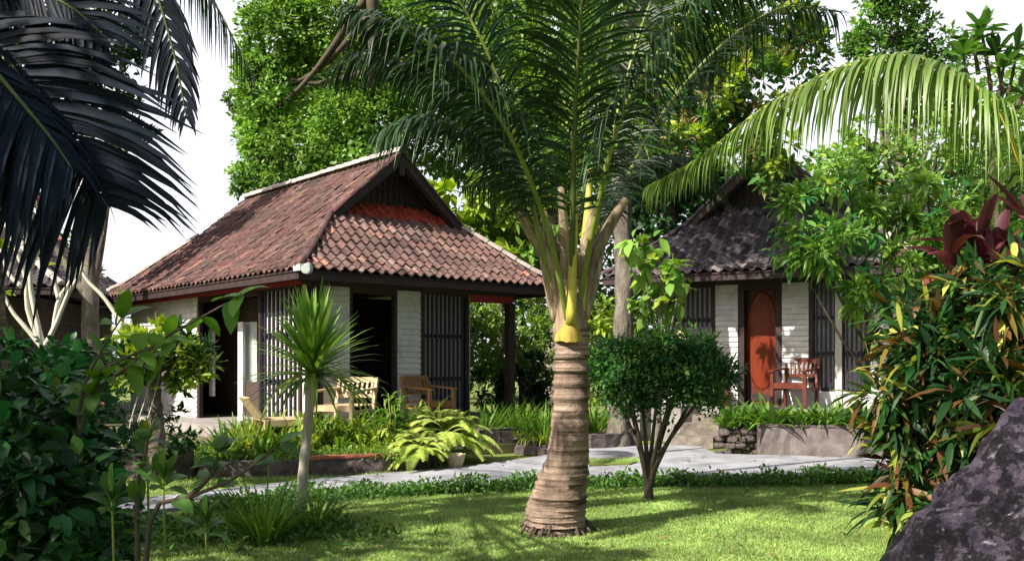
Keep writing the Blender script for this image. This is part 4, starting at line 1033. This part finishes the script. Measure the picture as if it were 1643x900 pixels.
broadclump('yellow-green plant under the teak armchair, left of the dracaena stem',sr(470,757,.7),50,.2,.05,'leaf_yellow')
broadclump('upright bright green plant between the two porch armchairs',sr(625,752,.7),70,.26,.06,'leaf_lily',h=.42)
broadclump('leafy plant near the middle of the brick-edged wall',sr(600,754,.3),50,.18,.05,'leaf_yellow')
broadclump('light green plant at the left end of the brick-edged wall',sr(520,757,.3),50,.2,.05,'leaf_lily')
mb=MB(); n=5200; x=rng.uniform(-3.0,-1.15,n); P=np.stack([x,rng.uniform(11.2,12.1,n)+.15*(x+2),np.abs(rng.normal(0,.06,n))+.18],1); L=rng.uniform(.03,.07,n)
mb.diamonds(P,rdir(n,.5),rdir(n,.8),L,L*.5); mb.blades(P[:900],rdir(900,1.4),rdir(900),.14,.008,.4,2)
tag(mb.build('planter_ground_cover','leaf_hedge'),'dense low ground cover filling the brick-edged planter','ground cover',kind='stuff')
for i,(px,py,dy) in enumerate(((345,762,.3),(375,760,.5),(405,762,.3),(330,764,.8),(440,760,.4),(365,764,1.0),(420,762,.9),(350,764,1.5),(390,764,1.6),(425,764,1.5),(330,764,1.6),(400,762,.7),(300,766,1.4),(310,766,2.0),(350,764,2.1),(280,766,2.4),(440,764,1.2),(455,764,.8))):
    clump('strap_leaved_plant','strap-leaved green plant in the bed left of the dracaena','garden plant',sr(px,py,dy,.14),56,.82,.05,'leaf_variegated' if i%3==1 else 'leaf_lily',.6,1.1,group='strap-leaved plants in the bed left of the dracaena')
mb=MB(); n=3600; x=rng.uniform(-5.2,-2.9,n); P=np.stack([x,rng.uniform(11.1,12.6,n),np.abs(rng.normal(0,.07,n))+.14],1); L=rng.uniform(.04,.09,n)
mb.diamonds(P,rdir(n,.5),rdir(n,.8),L,L*.5); tag(mb.build('bed_ground_cover','leaf_hedge'),'low leafy cover in the bed along the left side wall','ground cover',kind='stuff')
for i,(px,py,dy) in enumerate(((775,722,.4),(800,720,.7),(826,718,.5),(850,722,.5),(872,724,.3),(812,722,1.2),(845,716,1.4),(880,716,1.0),(960,714,.5),(950,716,.9),(790,722,1.5))):
    clump('iris_clump','upright sword-leaved iris clump in the bed beyond the front step','iris',sr(px,py,dy,.14),60,.95,.034,'leaf_lily',.35,2.2,group='iris clumps between the front step and the grey trunk',rad=.14)
for i,(px,py,dy) in enumerate(((848,726,.05),(870,727,.05),(830,722,.1))):
    clump('spider_plant','short yellow-green spider plant above the edging stones','garden plant',sr(px,py,dy,.2),36,.36,.02,'leaf_yellow',.9,1.0,group='spider plants above the edging stones')
for i,(px,py,dy,m_,L_) in enumerate(((505,757,.25,'leaf_yellow',.5),(535,757,.3,'leaf_lily',.55),(575,757,.25,'leaf_yellow',.5),(610,755,.3,'leaf_yellow',.55),(640,753,.35,'leaf_lily',.6),(485,757,.7,'leaf_yellow',.6),(545,755,1.0,'leaf_lily',.75),(590,755,1.0,'leaf_yellow',.75),(650,751,.9,'leaf_lily',.8),(620,753,1.2,'leaf_lily',.85),(455,762,.9,'leaf_variegated',.8),(470,762,.35,'leaf_yellow',.6),(520,755,1.4,'leaf_yellow',.9),(560,755,1.6,'leaf_lily',.95),(600,755,1.5,'leaf_yellow',.95),(635,753,1.7,'leaf_lily',1.0),(665,750,1.4,'leaf_yellow',.95),(495,757,1.3,'leaf_lily',.9),(460,762,1.5,'leaf_yellow',.9),(690,748,1.2,'leaf_yellow',.9),(580,756,.6,'leaf_yellow',.7),(655,752,.5,'leaf_fern',.7))):
    clump('arching_plant','arching yellow-green plant crowded along the brick-edged planter','garden plant',sr(px,py,dy,.17),64,L_*1.15,.05,m_,.75,1.7,group='arching plants in the brick-edged planter',rad=.12)
# lilies in right planter
src=[clump('lily_plant','broad green lily in the plastered planter of the right bungalow','lily',A(0,0,0),46,.72,.065,'leaf_lily',.5,2.0,group='lilies in the plastered planter') for _ in range(4)]
fst=set()
for i,(px,py,dy,m_,L_) in enumerate(((330,764,2.2,'leaf_lily',1.0),(362,764,2.3,'leaf_yellow',1.05),(395,764,2.2,'leaf_variegated',1.05),(428,764,1.9,'leaf_yellow',1.1),(300,766,2.4,'leaf_lily',1.0),(530,755,1.9,'leaf_yellow',1.2),(605,755,2.0,'leaf_lily',1.35),(640,752,1.5,'leaf_yellow',1.3),(675,750,1.9,'leaf_yellow',1.15))):
    clump('tall_arching_plant','tall arching light green plant growing against the porch edge of the left bungalow','garden plant',sr(px,py,dy,.16),70,L_,.055,m_,.7,1.9,group='tall plants against the left porch',rad=.14)
for i in range(22):
    px=1168+i*13.5; dy=[.15,.5,.32][i%3]; c=gp(px,731+(px-1200)*.03)+A(0,dy,.38)
    o=src[i%4] if i<4 else src[i%4].copy()
    if i>=4: COL.objects.link(o)
    o.location=c; o.rotation_euler=(0,0,rng.uniform(0,6)); s_=rng.uniform(.75,1.1); o.scale=(s_,s_,s_)
# small croton tree, left
dcr=9.9
ct=thing('croton_tree','small croton tree with a pale knobbly trunk in front of the white side wall','croton',A((250-HX)/F*dcr,dcr,.14))
mb=MB(); c=curve([at(250,745,dcr),at(252,690,dcr),at(247,630,dcr),at(238,590,dcr)],20); mb.tube(c,np.linspace(.085,.06,20)+.012*np.sin(np.arange(20)*2.6),12,0,rough=.14)
for e in ((205,560),(290,560),(300,600),(215,600),(250,545)): mb.tube(curve([c[13],(c[-1]+at(*e,dcr))/2,at(*e,dcr)],8),np.linspace(.035,.014,8),6,0)
mb.build('trunk','bark_grey',ct)
mb=MB(); B=[(at(x,y,dcr+z),A(r,r,r*.8)/F*dcr) for x,y,r,z in ((205,565,34,0),(250,545,40,0),(295,568,36,0),(240,585,40,-.2),(295,605,28,0),(200,600,26,-.1),(265,570,40,.3),(320,590,22,0))]
crown(mb,B,230,.14,.36,0,.35,.3); crown(mb,B,200,.14,.36,1,.35,.3); crown(mb,B,40,.14,.3,2,.35,.5); mb.build('crown',['leaf_yellow','leaf_dark','leaf_variegated'],ct)
mb=MB()
for k in range(3):
    x=212+k*12; mb.tube(curve([at(x+20,600,dcr-.1),at(x+8,640+k*4,dcr-.15),at(x-5,690,dcr-.1),at(x+rng.uniform(-20,30),720,dcr-.1)],10),.006,5,0)
mb.build('aerial_root','branch_white',ct)
tree('dark_shrub','low dark shrub around the base of the croton tree','shrub',10.6,[(225,690,40,30),(290,690,40,30),(190,650,30,30),(260,720,50,20)],'leaf_dark',.1,.5,230,tr=.03)

# ---------------------------------------------------------------- foreground left shrubbery
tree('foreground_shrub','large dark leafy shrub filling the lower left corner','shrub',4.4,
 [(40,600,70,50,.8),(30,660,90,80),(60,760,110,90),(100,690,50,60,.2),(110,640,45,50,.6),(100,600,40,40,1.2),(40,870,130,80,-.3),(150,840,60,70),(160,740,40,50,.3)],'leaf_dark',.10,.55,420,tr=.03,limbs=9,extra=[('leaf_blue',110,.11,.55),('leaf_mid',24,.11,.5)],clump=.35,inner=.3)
tree('understorey_shrub','dark shrub between the frangipani stems and the shaded path','shrub',7.4,
 [(60,585,60,40),(130,590,50,45),(20,630,60,60),(120,650,50,60),(90,620,60,60),(140,720,50,50)],'leaf_dark',.11,.5,230,tr=.03,extra=[('leaf_blue',90,.11,.5),('flower_pink',2,.07,.9)])
def twigplant(name,label,cat,base,branches,L,W,mat,d,every=3,droop=.35,bark='bark_dark',r=.008,mats=None):
    root=thing(name,label,cat,base)
    for br in branches:
        cc=curve([base if q is None else at(*q) for q in br],16); tw=MB(); tw.tube(cc,np.linspace(r*1.6,r*.5,16),6,0)
        n=(16-4)//every*2+3; ids=np.concatenate([np.repeat(np.arange(5,16,every),2),[15,15,15]]); T=norm(np.gradient(cc,axis=0))
        m=len(ids); D=norm(T[ids]*.5+rdir(m)*.9+A(0,0,.1)); lf=MB()
        lf.blades(cc[ids],D,norm(A(0,-.35,1)+rdir(m)*.35),L*rng.uniform(.65,1.1,m),W*rng.uniform(.75,1.1,m),droop*rng.uniform(.3,1.6,m),5,([0,.12,.45,.8,1],[.1,.75,1,.6,.04]),fold=.2)
        o=tw.build('branch',bark,root); lf.build('foliage',mat,o)
    return root
d4=3.9
twigplant('fig_sapling','broad-leaved sapling whose leafy tips stand before the left bungalow','sapling',A((115-HX)/F*d4,d4,0),
 [[None,(120,820,d4),(130,640,d4),(165,560,d4),(195,510,d4)],[(130,640,d4),(190,600,d4),(260,545,d4),(330,505,d4),(385,475,d4)],[(150,600,d4),(200,575,d4),(240,560,d4),(262,570,d4)],[(125,700,d4),(140,650,d4),(160,610,d4)]],.17,.085,'leaf_lily',d4,3,r=.006)
twigplant('fig_sapling','low sapling stretching a leafy branch across the path','sapling',A((225-HX)/F*3.6,3.6,0),
 [[None,(240,840,3.6),(300,800,3.6),(370,770,3.6),(420,735,3.6),(450,710,3.6)],[None,(220,800,3.6),(230,740,3.6),(238,700,3.6)],[(300,800,3.6),(340,760,3.6),(350,720,3.6)]],.13,.07,'leaf_mid',3.6,3)
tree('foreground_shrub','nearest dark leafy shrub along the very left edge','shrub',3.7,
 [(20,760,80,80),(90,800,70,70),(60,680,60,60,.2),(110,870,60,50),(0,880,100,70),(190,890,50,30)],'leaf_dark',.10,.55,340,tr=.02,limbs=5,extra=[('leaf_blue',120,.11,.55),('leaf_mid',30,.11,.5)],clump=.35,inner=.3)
sb=A((262-HX)/F*3.6,3.6,0)
for (px,py,nm_,lab,mt_,ll_) in ((262,765,'seedling','light green seedling with a whorl of upright leaves over the shaded path','leaf_lily',.17),(236,700,'sapling','small sapling with three young yellow-green leaves above the seedling','leaf_yellow',.12),(180,800,'seedling','dark green seedling in front of the lower left shrubs','leaf_mid',.16),(330,835,'seedling','mid green seedling at the border of the lawn under the branch','leaf_mid',.13)):
    dq=3.6+.2*(px%3); e=at(px,py,dq); bs=A(e[0]-.03,e[1],0); root=thing(nm_,lab,'seedling',bs)
    mb=MB(); c=curve([bs,(bs+e)/2+A(.02,0,0),e],10); mb.tube(c,np.linspace(.008,.004,10),6); mb.build('stem','rachis_green',root)
    mb=MB(); k=11; aa=np.arange(k)*2.4; el=np.linspace(.35,1.35,k); D=np.stack([np.cos(aa)*np.cos(el),np.sin(aa)*np.cos(el),np.sin(el)],1)
    mb.blades(np.repeat([e],k,0)-A(0,0,1)*np.linspace(.06,0,k)[:,None],D,A(0,0,1)-D*.3+A(0,-.3,0),ll_*rng.uniform(.8,1.15,k),ll_*.38,np.linspace(.6,.1,k),5,([0,.12,.5,.8,1],[.1,.4,1,.75,.05]),fold=.25); mb.build('foliage',mt_,root)

mb=MB()

# ---------------------------------------------------------------- right foreground croton and cordyline
dR=5.0
tree('croton_shrub','big croton shrub of yellow, green and rusty leaves at the right edge','croton',dR,
 [(1480,520,50,45,.3),(1560,500,60,60),(1620,560,60,70),(1500,600,60,55),(1570,620,60,60),(1470,680,45,45,.1),(1540,700,60,50),(1620,680,60,60),(1450,740,36,36,.1),(1500,780,50,45),(1600,760,60,50,-.1),(1480,560,45,45),(1440,800,40,40,.1),(1560,830,60,40,-.2),(1430,640,36,45,.2),(1640,480,50,60,-.3),(1600,620,60,60,-.5),(1640,800,60,60,-.3)],'leaf_croton',.21,.16,300,tr=.025,limbs=12,basepx=1570,clump=.5,inner=.2,sag=.2,bark='bark_dark',extra=[('leaf_variegated',50,.24,.17),('leaf_rust',55,.2,.2),('leaf_dark',260,.2,.2)])
cb=A((1640-HX)/F*5.5,5.5,0)
cd=thing('cordyline','tall cordyline with wide burgundy leaves above the croton at the right edge','cordyline',cb)
st=MB(); lf=MB()
for (tx,ty,n) in ((1535,455,10),(1590,440,12),(1640,430,12),(1570,400,8),(1660,370,10),(1520,420,8),(1610,480,10),(1555,490,9)):
    e=at(tx,ty,5.5); st.tube(curve([cb,(cb*.4+e*.6)+A(.1,0,-.1),e],12),np.linspace(.018,.012,12),7,0)
    a=rng.uniform(0,2*pi,n); el=rng.uniform(.25,1.35,n); D=np.stack([np.cos(a)*np.cos(el),np.sin(a)*np.cos(el),np.sin(el)],1)
    lf.blades(np.repeat([e],n,0),D,A(0,0,1)-D*.3,rng.uniform(.38,.6,n),rng.uniform(.09,.13,n),rng.uniform(.1,.6,n),5,([0,.12,.3,.7,1],[.15,.25,.9,.9,.03]),fold=.35)
st.build('stem','bark_dark',cd); lf.build('foliage','leaf_red',cd)

# boulder in the lower right corner
import bmesh
bm=bmesh.new(); bmesh.ops.create_icosphere(bm,subdivisions=6,radius=1)
V=np.array([v.co[:] for v in bm.verts]); Fc=np.array([[v.index for v in f.verts] for f in bm.faces]); bm.free()
from mathutils import noise as mn, Vector
dsp=np.array([mn.fractal(Vector(v*2.0),.75,2.1,8) for v in V])*.13+np.array([mn.noise(Vector(v*2.6+5)) for v in V])*.08-np.abs(np.array([mn.fractal(Vector(v*5+3),.8,2.2,6) for v in V]))*.05
V=V*(1+dsp)[:,None]*A(.98,.6,.64)
th=radians(50); V=np.stack([V[:,0]*cos(th)-V[:,2]*sin(th),V[:,1],V[:,0]*sin(th)+V[:,2]*cos(th)],1)
rc=A(1.85,2.95,.52); mb=MB(); mb.add(V+rc,Fc,0,True)
tag(mb.build('boulder','rock_dark',origin=A(rc[0],rc[1],0)),'big rough dark boulder with pale lichen spots in the lower right corner','boulder')

# ---------------------------------------------------------------- porch furniture
def chair(mat, label, loc, rot, group='porch armchairs', w_=.62, d_=.6):
    root=thing('armchair',label,'armchair',loc,group,rot,world=False)
    h=.42; ah=.63; bh=.82
    for x in (-w_/2+.03,w_/2-.03):
        mb=MB(); mb.bar((x,-d_/2+.03,0),(x,-d_/2+.03,ah-.03),.055,.055); mb.build('leg',mat,root)
        mb=MB(); mb.bar((x,d_/2-.05,0),(x,d_/2-.03,h),.055,.055); mb.bar((x,d_/2-.03,h),(x,d_/2+.08,bh),.05,.05); mb.build('leg',mat,root)
        mb=MB(); mb.bar((x,-d_/2-.03,ah-.012),(x,d_/2+.03,ah+.03),.075,.03); mb.bar((x,-d_/2+.06,h-.1),(x,d_/2-.06,h-.1),.03,.06); mb.build('armrest',mat,root)
    mb=MB()
    for k in range(6): y=-d_/2+.05+k*(d_-.12)/5; mb.box(-w_/2+.06,w_/2-.06,y-.038,y+.038,h-.02,h)
    mb.box(-w_/2+.06,w_/2-.06,-d_/2+.01,-d_/2+.035,h-.09,h-.021); mb.build('seat',mat,root)
    mb=MB(); mb.bar((-w_/2+.055,d_/2+.075,bh-.03),(w_/2-.055,d_/2+.075,bh-.03),.03,.08); mb.bar((-w_/2+.055,d_/2,h+.12),(w_/2-.055,d_/2,h+.12),.03,.05)
    for k in range(7):
        x=-w_/2+.1+k*(w_-.2)/6; mb.bar((x,d_/2,h+.13),(x,d_/2+.07,bh-.05),.035,.016)
    mb.build('backrest',mat,root); return root
p1=HL.world(HL.fx(552,.15),.15,fl); p2=HL.world(HL.fx(690,.3),.3,fl)
chair('wood_teak','sunlit pale teak armchair on the left porch behind the dracaena',p1,HL.rot-1.1,w_=.72,d_=.7)
chair('wood_brown','brown wooden armchair before the lattice window of the left bungalow',p2,HL.rot+.15)
# teak lounger end
lp=HL.world(HL.fx(452,-.05),-.02,fl)
lr=thing('lounger','low pale teak lounger left of the armchair, partly behind the plants','lounger',lp,None,HL.rot-.2,world=False)
mb=MB()
for k in range(9): mb.box(-.3+k*.07,-.24+k*.07,-.3,.3,.25,.27)
mb.box(-.32,.36,-.34,-.3,.18,.27); mb.box(-.32,.36,.3,.34,.18,.27); mb.build('seat','wood_teak',lr)
for x,y in ((-.28,-.3),(.3,-.3),(-.28,.3),(.3,.3)):
    mb=MB(); mb.box(x-.03,x+.03,y-.028,y+.028,0,.178); mb.build('leg','wood_teak',lr)
mb=MB(); mb.bar((-.3,0,.28),(-.52,0,.58),.56,.03); mb.build('backrest','wood_teak',lr)
p3=HR.world(HR.fx(1275,.45),.45,fl2); p4=HR.world(HR.fx(1138,.4),.4,fl2)
chair('wood_red','red-brown armchair right of the orange door',p3,HR.rot-.2)
chair('wood_red','dark red armchair left of the orange door, half behind the round bush',p4,HR.rot+.3)
# table lamp / hanging lantern on the right porch
ll=HR.world(HR.fx(1091,.35),.35,0); zl=EYE-(538-HY)/F*ll[1]
lt=thing('porch_lantern','small cream lampshade hanging before the left lattice of the right bungalow','lantern',A(ll[0],ll[1],zl-.12))
mb=MB(); n=16; prof=[(.03,.14),(.06,.10),(.16,.02),(.165,.0)]
V=[A(ll[0]+r*cos(2*pi*k/n),ll[1]+r*sin(2*pi*k/n),zl-.06+z) for r,z in prof for k in range(n)]
mb.add(V,np.array([[i*n+k,i*n+(k+1)%n,(i+1)*n+(k+1)%n,(i+1)*n+k] for i in range(3) for k in range(n)]),0,True); mb.build('lamp_shade','lamp_shade',lt)
mb=MB(); mb.tube([A(ll[0],ll[1],zl+.07),A(ll[0],ll[1],HR.ze-.07)],.006,5); mb.build('cord','wood_dark',lt)

for o in list(bpy.data.objects):
    for k in ('_w','_o'):
        if k in o: del o[k]
